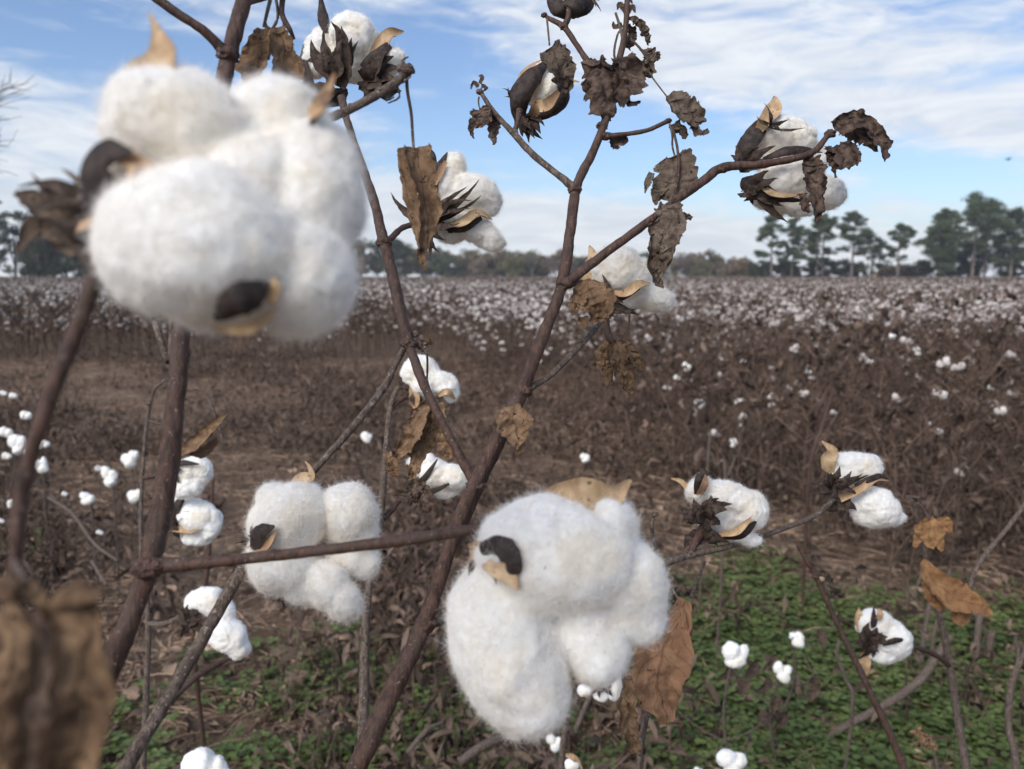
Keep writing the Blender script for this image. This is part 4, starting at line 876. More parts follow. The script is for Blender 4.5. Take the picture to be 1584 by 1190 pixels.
# ---- plant J : low stalk under the large boll with the rust leaf
g = gnd(985, 1190, .62, 0)
J = empty('cotton_plant', g[:3], 'small cotton stalk under the large central boll carrying a big rust-coloured drooping leaf', 'cotton plant', 'cotton plants close to the camera')
stem(J, [g, (985, 1240, .64), (992, 1150, .64), (1010, 1060, .63), (1030, 970, .62), (1028, 905, .6), (1016, 860, .59), (1008, 815, .58), (1012, 796, .58)], [.004, 5, 5, 4.5, 4, 3.5, 3.5, 3, 2], 'bark_grey', 'stem', 9, nodes=[(1013, 796, .58, 6)])
stem(J, [(1068, 925, .62), (1078, 900, .63), (1090, 868, .64)], [2, 2.5, 2.5], 'bark_grey', 'twig', 7)
leaf(J, .56, [([(1055, 930, 2), (1046, 960, -3), (1022, 1010, -6), (1018, 1060, -6), (1025, 1118, 0)], [12, 22, 48, 42, 10], .8, (.1, 0, 1)), ([(1056, 935, 2), (1060, 980, -4), (1052, 1040, -5), (1038, 1090, 0)], [12, 16, 20, 10], -1.3, (.4, 0, 1))], 'leaf_rust', seed=91, crump=.12, rag=.07, label='big rust-coloured drooping leaf', stalk=([(1030, 900, 8), (1042, 915, 4), (1052, 932, 2)], 2.5), var=.55)
leaf(J, .6, [([(972, 1050, 0), (968, 1090, -3), (972, 1130, -2), (980, 1168, 0)], [10, 17, 15, 8], 1.8)], 'leaf', seed=92, crump=.2, var=.42)
boll(J, .9, [(905, 1068, 12, 10, 0, 0), (950, 1060, 11, 24, 0, 0), (930, 1075, 14, 10, 0, 3)], bracts=[(935, 1065, -6, [(918, 1062, -6), (925, 1050, -8), (948, 1078, -8), (928, 1080, -6), (942, 1052, -8), (915, 1075, -4)], 6)], res=4, fuzz=500, seed=48)
boll(J, .85, [(885, 1182, 12, 10, 0, 0)], valves=[([(875, 1168, 0), (888, 1172, -6), (900, 1190, 0)], [3, 5, 2], 1, 'in')], res=4, fuzz=200, seed=49)

# ---- low plants whose bolls show against the ground
def low_plant(x, y, d, size, label, lean=0.0, seed=0, extra=(), mat='bark_grey', hgt=1.0):
    """a boll on its own small rooted stalk"""
    rg = random.Random(seed)
    p = P(x, y, d)
    gx, gy = p[0] + lean, p[1] + 0.06
    e = empty('cotton_plant', (gx, gy, -.005), label, 'cotton plant', 'low cotton plants near the clover and clearing')
    k = size / 2 / 30.0
    mb = MB()
    top = p + np.array((0, .02, -size * px(d) * .35))
    mid = (top + np.array((gx, gy, 0))) / 2 + np.array((rg.uniform(-.03, .03), 0, 0))
    tube(mb, [(gx, gy, -.01), mid, top], [.004, .0035, .003], 7, per=.02, bark=.1)
    for i in range(4):
        t = rg.uniform(.3, .95); a = rg.uniform(0, 6.28); L = rg.uniform(.06, .16)
        b0 = mid + (top - mid) * (t * 2 - 1) if t > .5 else np.array((gx, gy, 0)) + (mid - np.array((gx, gy, 0))) * t * 2
        b1 = b0 + np.array((math.cos(a) * L, math.sin(a) * L, L * .5))
        tube(mb, [b0, (b0 + b1) / 2 + np.array((0, 0, -.01)), b1], [.002, .0012], 5, per=.03)
        if b1[2] < top[2] + .02:
            strip(mb, [b1, b1 + np.array((rg.uniform(-.02, .02), 0, -.015)), b1 + np.array((rg.uniform(-.03, .03), 0, -.045))], [.003, .016, .002], 2.0, None, 8, 5, crump=.4, mat=1, var=rg.random())
    mb.build('stem', [M[mat], M['leaf_dark']], e)
    lb = [(x - 8 * k, y - 10 * k, 20 * k, 18 * k, 20, 0), (x + 12 * k, y - 4 * k, 18 * k, 22 * k, 0, 2), (x + 2 * k, y + 12 * k, 22 * k, 17 * k, 10, -2)]
    rg.shuffle(lb)
    lb = [(a + rg.uniform(-5, 5) * k, b + rg.uniform(-5, 5) * k, c * rg.uniform(.75, 1.15), e_ * rg.uniform(.75, 1.25), rg.uniform(-50, 50), f) for a, b, c, e_, f_, f in lb]
    boll(e, d, lb, bracts=[(x - 12 * k, y + 8 * k, 0, [(x - 26 * k, y + 2 * k, 0), (x - 12 * k, y - 10 * k, -4), (x - 22 * k, y + 22 * k, 0), (x - 6 * k, y + 24 * k, 0), (x - 20 * k, y - 12 * k, -5)], 5 * k)], res=5, fuzz=400, seed=seed + 500, flen=.003)
    for i, (ex, ey, es) in enumerate(extra):
        kk = es / 2 / 20
        boll(e, d, [(ex - 5 * kk, ey, 12 * kk, 13 * kk, 0, 0), (ex + 7 * kk, ey + 3 * kk, 12 * kk, 11 * kk, 0, 0)], res=4, fuzz=150, seed=seed + 600 + i, flen=.003)
        sb = MB(); q = P(ex, ey, d); tube(sb, [mid, (mid + q) / 2 + np.array((0, .01, -.02)), q + np.array((0, .01, -.01))], [.003, .002], 5, per=.03); sb.build('branch', [M[mat]], e)
    return e
low_plant(1136, 1012, 1.75, 40, 'low plant with a small upright double boll right of the rust leaf', .03, 1)
low_plant(1232, 988, 1.95, 26, 'low plant with one small round boll farthest back in the middle of the clover', -.03, 2)
low_plant(1210, 1040, 1.8, 28, 'low plant with a flat boll in the clover just below the small round boll', .02, 3)
low_plant(1130, 1178, 1.25, 44, 'low plant with a bright boll cut by the bottom edge, right of the rust leaf', .02, 4, extra=[(1080, 1192, 16)])
low_plant(322, 1190, .95, 74, 'low plant with a large boll cut by the bottom edge near the slanting grey stalk', .02, 5)
low_plant(856, 1150, 1.5, 26, 'low plant with a tiny boll directly below the large central boll', .01, 6)
low_plant(28, 688, 3.2, 32, 'low plant with a cluster of bolls touching the left edge', -.05, 7, extra=[(8, 668, 24), (40, 642, 20), (20, 612, 14), (10, 705, 16), (5, 608, 12)])
low_plant(62, 722, 3.0, 26, 'low plant with bolls just right of the nearest blurred stem', .0, 8, extra=[(58, 690, 14), (45, 700, 16), (68, 686, 18)])
low_plant(198, 712, 2.9, 28, 'low plant with the brightest pair of bolls left of the stout stem', .04, 9, extra=[(206, 702, 16), (152, 724, 12)])
low_plant(170, 738, 2.8, 28, 'low plant with a round double boll between the two left stems', -.03, 10)
low_plant(207, 768, 2.6, 26, 'low plant with a stacked boll touching the left side of the stout stem', .02, 11)
low_plant(136, 772, 2.7, 24, 'low plant with one ragged boll left of the round double boll', -.02, 12, extra=[(100, 764, 10), (154, 824, 12)])
low_plant(16, 780, 2.9, 14, 'low plant with a very small boll near the left edge, below the cluster', -.02, 13, extra=[(2, 806, 10)])
low_plant(567, 677, 3.4, 18, 'low plant with a tiny boll in the clearing left of the centre branch', .02, 14)
low_plant(1062, 568, 4.6, 14, 'plant with a tiny bright boll below the far right field edge', .02, 15, extra=[(1047, 584, 12)])
low_plant(1082, 624, 4.2, 17, 'plant with a small bright boll right of the drooping leaf', .02, 16)
low_plant(1134, 684, 3.9, 15, 'plant with a small boll above the boll with a dark cup', .02, 17)
low_plant(905, 708, 3.6, 16, 'plant with a small boll above the large central boll', .02, 18)
low_plant(1190, 612, 4.4, 14, 'plant with a small boll in the brown thicket, centre right', .02, 19, extra=[(1150, 560, 11), (1250, 575, 12)])
low_plant(1418, 545, 4.6, 15, 'plant with a pair of small bright bolls right of centre', .02, 20, extra=[(1450, 560, 14), (1450, 575, 12), (1345, 560, 14), (1380, 520, 12)])
low_plant(1533, 596, 4.0, 16, 'plant with a small ragged boll near the right edge', .02, 21, extra=[(1358, 665, 10), (1436, 655, 10)])

# ---- loose stalks and sticks
def stick(label, pts, rad, mat='bark_grey', name='dead_stalk', side=(), kind_leaf=None):
    pw = [np.array(p[:3]) if len(p) == 4 else P(*p) for p in pts]
    rr = [r if len(p) == 4 else r * px(p[2]) for p, r in zip(pts, rad)]
    base = min(pw, key=lambda q: q[2])
    mb = MB(); tube(mb, pw, rr, 10, 0, .5, .14, per=.006)
    for s in side:
        tube(mb, [P(*q) for q in s[0]], [r * px(s[0][0][2]) for r in s[1]], 7, 0, .5, .14, per=.008)
    o = mb.build(name, [M[mat]], origin=base)
    return tag(o, label, 'stalk', 'loose dead stalks')
stick('thick weathered grey stick lying diagonally across the clover', [(1272, 1150, 1.95), (1300, 1128, 1.96), (1370, 1090, 1.98), (1425, 1050, 2.0), (1462, 995, 2.0), (1472, 985, 2.0)], [3, 5.5, 6.5, 6.5, 6, 5])
stick('upright grey stick at the lower right corner of the picture', [gnd(1568, 1200, 1.2), (1568, 1230, 1.2), (1560, 1120, 1.2), (1565, 1060, 1.2), (1584, 1010, 1.2), (1600, 960, 1.2)], [.004, 6, 5, 5, 4, 4], side=[([(1566, 1055, 1.2), (1575, 1020, 1.2), (1570, 985, 1.2)], [4, 3, 2])])
stick('pale cut stalk stump standing in the clover, left of a matching stump', [gnd(1506, 1040, 2.33), (1506, 1045, 2.33), (1512, 985, 2.33), (1518, 930, 2.33)], [.007, 5.5, 5, 5])
stick('pale cut stalk stump standing in the clover, right of a matching stump', [gnd(1524, 1030, 2.38), (1524, 1034, 2.38), (1532, 990, 2.38), (1536, 975, 2.38)], [.007, 6, 6, 6])
stick('pair of thin pale stalks behind the tan folded leaf', [gnd(1420, 1050, 2.32), (1420, 1055, 2.32), (1430, 980, 2.32), (1445, 900, 2.32)], [.006, 4, 4, 3], side=[([(1440, 1050, 2.32), (1445, 980, 2.32), (1470, 880, 2.32)], [4, 3, 2])])
stick('long pale twig lying in the brown litter left of the stout stem', [(75, 770, 2.6), (112, 795, 2.5), (145, 840, 2.4), (182, 868, 2.35)], [2.2, 2.5, 2.5, 2])
stick('short pale twig lying below the long pale twig', [(142, 868, 2.3), (152, 885, 2.25), (165, 905, 2.2)], [2.5, 2.5, 2])
stick('dark thin stalk rising behind the bottom left boll', [gnd(300, 1000, 1.6), (300, 1000, 1.6), (318, 900, 1.6), (322, 860, 1.6), (330, 740, 1.6)], [.004, 4, 4, 4, 2], 'bark')
stick('dark stick leaning in the lower left clover patch', [(190, 1185, 1.0), (235, 1115, 1.02), (300, 1050, 1.05), (370, 1010, 1.1)], [6, 7, 6, 3], 'bark')
stick('pale stick lying below the large central boll', [(710, 1180, 1.2), (745, 1155, 1.22), (785, 1138, 1.25)], [7, 7, 6])
stick('thin pale stalk slanting up to the small bolls under the large boll', [gnd(868, 1190, 1.0), (868, 1190, 1.0), (890, 1130, 1.0), (918, 1065, 1.0), (925, 1050, 1.0)], [.003, 5, 4, 4, 3])
stick('pale thin stick near the bottom between the centre stem and the large boll', [(630, 1165, 1.5), (660, 1130, 1.52), (685, 1118, 1.55)], [4, 4, 3])
stick('thin upright twig in the brown thicket above the cup boll', [gnd(1094, 720, 2.6), (1094, 735, 2.6), (1096, 700, 2.6), (1099, 665, 2.6)], [.003, 2, 2, 1.5])
stick('thin forked twig just behind the boll with the dark cup', [gnd(1125, 780, 2.2), (1122, 745, 2.2), (1108, 718, 2.2), (1100, 700, 2.2)], [.003, 2.5, 2, 1.5], side=[([(1122, 742, 2.2), (1132, 722, 2.2), (1137, 708, 2.2)], [2, 2, 1.5])])
stick('tall bare dark twig rising above the field at right', [gnd(1480, 560, 4.5), (1483, 540, 4.5), (1488, 500, 4.5), (1500, 450, 4.5)], [.004, 1.6, 1.5, 1], 'bark')
stick('grey twig slanting between the clover and the bolls, right of the large boll', [gnd(1260, 760, 2.6), (1252, 735, 2.6), (1272, 660, 2.6), (1290, 600, 2.6)], [.005, 3, 2.6, 2], 'bark')
stick('thin grey curving twig in front of the clover, left of the slanting stalk', [gnd(1318, 1105, 1.5), (1318, 1105, 1.5), (1308, 1050, 1.5), (1295, 1015, 1.5), (1298, 990, 1.5)], [.002, 3, 3, 3, 2])

# ================================================================== cotton plants of the field
def field_plant(seed, h, nb, leaves, bolls, det, wide=1.0):
    """returns three builders (stem, foliage, [boll builders])"""
    rg = random.Random(seed); rs = np.random.RandomState(seed)
    st, fo = MB(), MB(); bl = []
    top = np.array((rg.uniform(-.08, .08), rg.uniform(-.08, .08), h))
    mid = top * .5 + np.array((rg.uniform(-.04, .04), rg.uniform(-.04, .04), 0))
    seg = 5 if det > 1 else 3
    q = tube(st, [(0, 0, -.02), mid * .6, mid, (mid + top) / 2, top], [.0065, .005, .0035, .0016], seg, 0, .5 + rg.uniform(-.2, .2), cap=False, smooth=det > 0)
    ends = [top]
    for i in range(nb):
        t = rg.uniform(.12, .97); p = q[int(t * (len(q) - 1))]
        a = i * 2.4 + rg.uniform(-.5, .5); L = rg.uniform(.10, .34) * (1.15 - .6 * t) * 1.5 * wide
        up = rg.uniform(.5, 1.9)
        d1 = np.array((math.cos(a), math.sin(a), up)); d1 /= np.linalg.norm(d1)
        e = p + d1 * L + np.array((0, 0, -.02))
        m_ = p + d1 * L * .5 + np.array((rg.uniform(-.02, .02), rg.uniform(-.02, .02), .015))
        tube(st, [p, m_, e], [.0032, .0022, .0012], 4 if det > 1 else 3, 0, .5 + rg.uniform(-.3, .4), cap=False, smooth=det > 1)
        ends += [e, m_] if rg.random() < .5 else [e]
        if det > 0:
            for k in range(rg.randint(1, 3)):
                b = p + d1 * L * rg.uniform(.3, .9); v = rs.randn(3) * .5 + d1 * .6 + np.array((0, 0, .2))
                v = v / np.linalg.norm(v) * rg.uniform(.03, .13)
                tube(st, [b, b + v * .6 + rs.randn(3) * .006, b + v], [.0014, .0007], 3, 0, .5 + rg.uniform(-.3, .5), cap=False, smooth=False)
                ends.append(b + v)
    for i in range(leaves):
        e = ends[rg.randrange(len(ends))]
        L = rg.uniform(.018, .07) * (1.0 if det > 1 else .62)
        dr = rs.randn(3) * np.array((.6, .6, .4)) + np.array((0, 0, -.75)); dr /= np.linalg.norm(dr)
        side = rs.randn(3) * .012
        pts = [e, e + dr * L * .4 + side, e + dr * L * .75 + side * .3, e + dr * L]
        wd = L * rg.uniform(.22, .42)
        if det > 1:
            strip(fo, pts, [wd * .3, wd, wd * .8, .0008], rg.uniform(1.0, 3.0) * rg.choice((1, -1)), rs.randn(3) + np.array((.01, .01, .01)), 8, 5, rag=.25, crump=.35, cscale=60, var=rg.random(), twist=rg.uniform(-1.5, 1.5), seed=i)
        else:
            strip(fo, [pts[0], pts[1], pts[3]], [wd * .4, wd, wd * .3], rg.uniform(.8, 2.6) * rg.choice((1, -1)), rs.randn(3) + np.array((.01, .01, .01)), 3 if det else 2, 3, var=rg.random(), twist=rg.uniform(-1, 1))
    for i in range(bolls):
        hi = [e for e in ends if e[2] > h * .35] or ends
        e = hi[rg.randrange(len(hi))]
        b = MB(); r0 = rg.uniform(.019, .03)
        V0, Fc = ico(3 if det > 1 else (2 if det == 1 else 1))
        for k in range(4 if det > 1 else (3 if det else 2)):
            an = k * 1.7 + rg.uniform(0, 1)
            c = e + np.array((math.cos(an) * r0 * .65, math.sin(an) * r0 * .65, rg.uniform(-.5, .6) * r0))
            rr = r0 * rg.uniform(.5, .75)
            b.add(c + V0 * rr * np.array((1, 1, rg.uniform(.85, 1.3))) * (1 + .2 * vnoise(V0, 1.8, seed + i * 5 + k))[:, None], Fc, 0, rg.uniform(.35, .75))
        bl.append((b, e, r0))
    return st, fo, bl
def bract_star(mb, e, r0, rg, n=7, mat=0):
    for k in range(n):
        a = k * 6.283 / n + rg.uniform(-.3, .3)
        o_ = np.array((math.cos(a), math.sin(a), rg.uniform(-.2, .6)))
        strip(mb, [e - np.array((0, 0, r0 * .9)), e + o_ * r0 * .9 - np.array((0, 0, r0 * .3)), e + o_ * r0 * 1.5], [.005, .006, .0006], 1.5, (math.cos(a), math.sin(a), .4), 4, 3, mat=mat, var=rg.random(), crump=.2)

rg = random.Random(11)
def clearing(x, y):
    """True where the photo shows open ground rather than standing cotton"""
    # edge of the standing cotton: near on the right, far on the left
    edge = 10.6 - 0.4 * math.sin(x * 1.7)
    if x > -0.9: edge = 10.6 - (x + 0.9) * 3.6 + 0.5 * math.sin(x * 3 + 1)
    edge = max(edge, 3.35 - .62 * max(0, min(x - .35, 1.7)) + .2 * math.sin(x * 4))
    return y < edge
# near prototypes with parts, copied; then a ring of single-mesh plants; then the far mass
near, midp = [], []
for s in range(9):
    nbolls = (0, 1, 1, 0, 2, 0, 1, 1, 0)[s]
    near.append((field_plant(100 + s, rg.uniform(.72, .98), 22, 30, nbolls, 2), nbolls))
ROW = 0.92
pos = []
for r_ in range(0, 60):
    y0 = 2.1 + r_ * 0.46
    hw = 0.70 * y0 + 0.5
    x = -hw
    while x < hw:
        xx = x + rg.uniform(-.09, .09); yy = y0 + rg.uniform(-.24, .24)
        if not clearing(xx, yy): pos.append((math.hypot(xx, yy), xx, yy))
        x += 0.17 if y0 < 5 else .24
pos.sort()
near_pos, mid_pos = pos[:140], pos[140:285]
LBL_N = 'brown cotton plant with curled dead leaves in the thicket along the near edge'
LBL_M = 'brown cotton plant flecked with white bolls in the nearer rows of the field'
protos = []
for i, (d_, x, y) in enumerate(near_pos):
    k = i % 9
    rot = rg.uniform(0, 6.28); sc = rg.uniform(.84, 1.03)
    if y < 3.3: sc *= .85
    if k >= len(protos):
        (st, fo, bl), nb_ = near[k]
        e = empty('cotton_plant', (0, 0, 0), LBL_N, 'cotton plant', 'cotton plants at the near edge of the field')
        st.build('stem', [M['f_stem']], e); fo.build('foliage', [M['f_leaf']], e)
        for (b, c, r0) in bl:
            bo = b.build('cotton_boll', [M['lint_far']], e, origin=c)
            sb = MB(); bract_star(sb, c, r0, rg); sb.build('bract', [M['f_leaf']], bo)
        protos.append(e); t = e
    else:
        src = protos[k]
        t = src.copy(); C.objects.link(t)
        for ch in src.children:
            c2 = ch.copy(); C.objects.link(c2); c2.parent = t
            for gch in ch.children:
                c3 = gch.copy(); C.objects.link(c3); c3.parent = c2
    t.location = (x, y, 0); t.rotation_euler = (rg.uniform(-.07, .07), rg.uniform(-.07, .07), rot); t.scale = (sc, sc, sc)
mps = []
for s in range(8):
    st, fo, bl = field_plant(200 + s, rg.uniform(.82, 1.0), 14, 44, (1, 3, 4, 5, 8, 11, 9, 13)[s], 1)
    o = MB(); z = np.zeros(3)
    for k3 in (3, 4):
        pass
    for src, mi in ((st, 0), (fo, 1)):
        o.merge(src, off=z)
        for k3 in (3, 4):
            for q_ in range(len(o.fm[k3]) - len(src.fm[k3]), len(o.fm[k3])): o.fm[k3][q_] = np.full(len(o.fm[k3][q_]), mi)
    for (b, c, r0) in bl:
        o.merge(b, off=z)
        for q_ in range(len(o.fm[3]) - len(b.fm[3]), len(o.fm[3])): o.fm[3][q_] = np.full(len(o.fm[3][q_]), 2)
    mps.append(o)
mobs = []
for i, (d_, x, y) in enumerate(mid_pos):
    k = (i % 8) if i < 8 else (rg.randrange(4) if rg.random() > (y - 3.8) / 2.6 else 4 + rg.randrange(4))
    if k >= len(mobs):
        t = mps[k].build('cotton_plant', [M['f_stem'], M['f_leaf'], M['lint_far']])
        tag(t, LBL_M, 'cotton plant', 'cotton plants of the nearer field rows'); mobs.append(t)
    else:
        t = mobs[k].copy(); C.objects.link(t)
    t.location = (x, y, 0); sc = rg.uniform(.88, 1.04); t.scale = (sc, sc, sc); t.rotation_euler = (rg.uniform(-.08, .08), rg.uniform(-.08, .08), rg.uniform(0, 6.28))

# the rest of the field, one object
rs = np.random.RandomState(5)
def pack(o):
    return (np.concatenate(o.v), np.concatenate(o.f[3]) if o.f[3] else np.zeros((0, 3), int), np.concatenate(o.f[4]) if o.f[4] else np.zeros((0, 4), int),
            np.concatenate(o.fm[3]) if o.f[3] else np.zeros(0), np.concatenate(o.fm[4]) if o.f[4] else np.zeros(0), np.concatenate(o.var))
def scatter(mb, packs, xs, ys, scs, zs=None):
    """many rotated copies of a few packed builders into one builder"""
    n = len(xs); ki = rs.randint(0, len(packs), n)
    for k, (V, f3, f4, m3, m4, va) in enumerate(packs):
        idx = np.where(ki == k)[0]
        if not len(idx): continue
        a = rs.rand(len(idx)) * 6.283; c, s = np.cos(a), np.sin(a)
        X = (V[None, :, 0] * c[:, None] - V[None, :, 1] * s[:, None]) * scs[idx, None] + xs[idx, None]
        Y = (V[None, :, 0] * s[:, None] + V[None, :, 1] * c[:, None]) * scs[idx, None] + ys[idx, None]
        Z = V[None, :, 2] * scs[idx, None] + (0 if zs is None else zs[idx, None])
        VV = np.stack([X, Y, Z], -1).reshape(-1, 3)
        off = (np.arange(len(idx)) * len(V))[:, None, None]
        vv = (va[None] + (rs.rand(len(idx), 1) - .5) * .3).ravel()
        base = mb.n
        mb.v.append(VV); mb.var.append(vv); mb.uv.append(np.zeros((len(VV), 3))); mb.n += len(VV)
        if len(f3): mb.f[3].append((f3[None] + off).reshape(-1, 3) + base); mb.fm[3].append(np.tile(m3, len(idx)))
        if len(f4): mb.f[4].append((f4[None] + off).reshape(-1, 4) + base); mb.fm[4].append(np.tile(m4, len(idx)))
def far_clump(seed, n, w, leaves, bolls, h=.95):
    """several crossing twigs, leaf flakes and bolls: a metre of cotton row seen from afar"""
    r2 = np.random.RandomState(seed); o = MB()
    for i in range(n):
        b = np.array((r2.uniform(-w, w), r2.uniform(-w, w), 0.0)); t = b + np.array((r2.randn() * .1, r2.randn() * .1, h * r2.uniform(.7, 1.05)))
        if leaves > 40: tube(o, [b, t], [.006, .003], 3, 0, r2.uniform(.2, .8), cap=False, smooth=False)
        else:
            s_ = np.array((.007, 0, 0)); o.add(np.array([b - s_, b + s_, t + s_ * .5, t - s_ * .5]), [[0, 1, 2, 3]], 0, r2.rand())
    L = r2.uniform(.015, .05, leaves)[:, None]
    c = np.stack([r2.uniform(-w, w, leaves), r2.uniform(-w, w, leaves), h * (0.25 + .72 * np.sqrt(r2.rand(leaves)))], -1)
    a = nrm(r2.randn(leaves, 3) * (1, 1, 1.6)) * L; b_ = nrm(np.cross(a, r2.randn(leaves, 3))) * L * .38
    vv = np.stack([c - a, c + b_, c + a, c - b_], 1).reshape(-1, 3)
    o.add(vv, np.arange(leaves * 4).reshape(-1, 4), 1, np.repeat(r2.rand(leaves), 4))
    V0, Fc = ico(1)
    for i in range(bolls):
        c = np.array((r2.uniform(-w, w), r2.uniform(-w, w), h * (1.0 - .55 * r2.rand() ** 1.3)))
        for k in range(2):
            o.add(c + r2.randn(3) * .014 + V0 * r2.uniform(.011, .021), Fc, 2, r2.uniform(.2, .7))
    return o
fm = MB()
rest = np.array([(p[1], p[2]) for p in pos[285:]])
packs1 = [pack(m_) for m_ in mps[3:]]
packs2 = [pack(far_clump(340 + s, 3, .16, 46, (2, 4, 6, 3, 4)[s], .94)) for s in range(5)]
far0 = 10.0
ok = rest
def okp(sel, packs):
    q = ok[sel]
    if len(q): scatter(fm, packs, q[:, 0], q[:, 1], rs.uniform(.84, 1.04, len(q)))
kx = rs.rand(len(ok)); close_ = ok[:, 1] < 5 + 1.5 * kx
okp(close_, packs1); okp(~close_ & (kx < .45), packs1); okp(~close_ & (kx >= .45) | (~close_ & (kx < .12)), packs2)
y_last = 2.1 + 59 * .46
def ring(y0, y1, step, packs, hwk=.72, j=.4, slo=.9, shi=1.05):
    xs, ys = [], []
    y = y0
    while y < y1:
        hw = hwk * y + 2; n = int(2 * hw / step)
        xx = np.linspace(-hw, hw, n) + rs.uniform(-step * j, step * j, n)
        xs.append(xx); ys.append(np.full(n, y) + rs.uniform(-step * j, step * j, n)); y += step
    xs = np.concatenate(xs); ys = np.concatenate(ys)
    scatter(fm, packs, xs, ys, rs.uniform(slo, shi, len(xs)))
ring(y_last, 60, .52, [pack(far_clump(300 + s, 10, .36, 130, (4, 6, 2, 3)[s], .93)) for s in range(4)])
ring(60, 112, 1.1, [pack(far_clump(320 + s, 16, .7, 170, (2, 3, 1, 2)[s], .92)) for s in range(4)])
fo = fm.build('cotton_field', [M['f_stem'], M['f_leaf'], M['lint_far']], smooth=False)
tag(fo, 'wide brown cotton field flecked with white bolls stretching to the treeline', 'cotton field', kind='stuff')
print('field faces', len(fo.data.polygons), 'positions', len(pos))

# ================================================================== ground, litter, clover
def ground():
    n = 170
    # finer grid near the camera, reaching the horizon
    t = np.linspace(-1, 1, n); gx = np.sign(t) * (np.abs(t) ** 3.0) * 480
    u = np.linspace(0, 1, n); gy = -40 + 480 * u ** 3.0
    gy = np.concatenate([[-60], -4 + (gy + 40)])
    X, Y = np.meshgrid(gx, gy)
    near_ = np.exp(-((X / 6) ** 2 + (np.maximum(Y, 0) / 9) ** 2))
    Z = near_ * 0.018 * vnoise(np.stack([X, Y, X * 0], -1), 1.6, 2) - .012
    V = np.stack([X, Y, Z], -1).reshape(-1, 3)
    h, w_ = X.shape
    i = np.arange(h - 1)[:, None] * w_; j = np.arange(w_ - 1)[None]
    f = np.stack([i + j, i + j + 1, i + w_ + j + 1, i + w_ + j], -1).reshape(-1, 4)
    mb = MB(); mb.add(V, f)
    m, n_, out = newmat('soil')
    tc = n_.node('ShaderNodeTexCoord').outputs['Object']
    a = n_.noise(tc, 1.1, 5, .6); b = n_.noise(tc, 26, 7, .7); c = n_.noise(tc, 150, 4, .65)
    col = n_.mix(n_.ss(b, .35, .65), (.125, .084, .060, 1), (.26, .185, .132, 1))
    col = n_.mix(n_.ss(c, .55, .72), col, (.32, .25, .18, 1))
    col = n_.mix(n_.m('MULTIPLY', n_.ss(a, .52, .66), .6), col, (.31, .245, .17, 1))
    col = n_.mix(n_.m('MULTIPLY', n_.ss(n_.noise(tc, 9, 4, .6), .5, .7), .5), col, (.045, .03, .022, 1))
    bs = n_.node('ShaderNodeBsdfPrincipled'); n_.set(bs.inputs['Base Color'], col); bs.inputs['Roughness'].default_value = .95; bs.inputs['Specular IOR Level'].default_value = .1
    bp = n_.node('ShaderNodeBump'); bp.inputs['Strength'].default_value = .9; bp.inputs['Distance'].default_value = .02
    n_.set(bp.inputs['Height'], n_.m('ADD', b, n_.m('MULTIPLY', c, .4))); n_.t.links.new(bp.outputs[0], bs.inputs['Normal'])
    n_.t.links.new(bs.outputs[0], out.inputs[0])
    tag(mb.build('ground', [m]), kind='structure')
ground()

def flakes(n, packs, region, seed, smin, smax, dens=None, z=(0, .03)):
    r2 = np.random.RandomState(seed)
    xs, ys = region(r2, n)
    if dens is not None:
        k = dens(xs, ys) > r2.rand(len(xs)); xs, ys = xs[k], ys[k]
    mb = MB()
    scatter(mb, packs, xs, ys, r2.uniform(smin, smax, len(xs)), r2.uniform(z[0], z[1], len(xs)))
    return mb
def wedge(ymin, ymax, p=1.0, k=.74):
    def f(r2, n):
        y = ymin + (ymax - ymin) * r2.rand(n) ** p
        return (r2.rand(n) * 2 - 1) * (k * y + .5), y
    return f
def patch(xs, ys, sc, seed): return vnoise(np.stack([xs, ys, xs * 0], -1), sc, seed)
def hit(px_, py_):
    d = CAM[2] / (math.sin(PITCH) + (py_ - 595) / F * math.cos(PITCH)); q = P(px_, py_, d); return q[0], q[1]
_spots = [(*hit(a, b), r) for a, b, r in ((505, 1005, .10), (400, 1095, .16), (300, 1150, .15), (620, 1130, .16), (480, 1150, .12), (330, 1020, .07), (12, 860, .12), (560, 1060, .08), (90, 1150, .15), (700, 1090, .12), (740, 1160, .15), (440, 1040, .06))]
def clover_amount(x, y):
    sp_ = 0
    for a_, b_, r_ in _spots: sp_ = sp_ + np.exp(-(((x - a_) / r_) ** 2 + ((y - b_) / (r_ * 1.3)) ** 2))
    rt = .42 * np.clip((x - .25) / .35, 0, 1) * np.clip((2.9 - y) / .7, 0, 1)
    return np.clip(clover_base(x, y) + rt + sp_ * (.42 + .75 * patch(x, y, 9, 21)), 0, 1)
def clover_base(x, y):
    n = patch(x, y, .9, 4) * .8 + patch(x, y, 2.6, 6) * .5 + patch(x, y, 7, 8) * .3
    right = np.clip((x + .05) / .6, 0, 1) * np.clip((3.35 - y) / 1.1, 0, 1)
    left = np.clip((2.75 - y) / .6, 0, 1) * .80 * np.clip((x + 1.1) / .4, .35, 1)
    a = np.maximum(right * .92, left)
    return np.clip(a + n * 1.7 - .46, 0, 1) ** 1.1 * (a > 0.02)
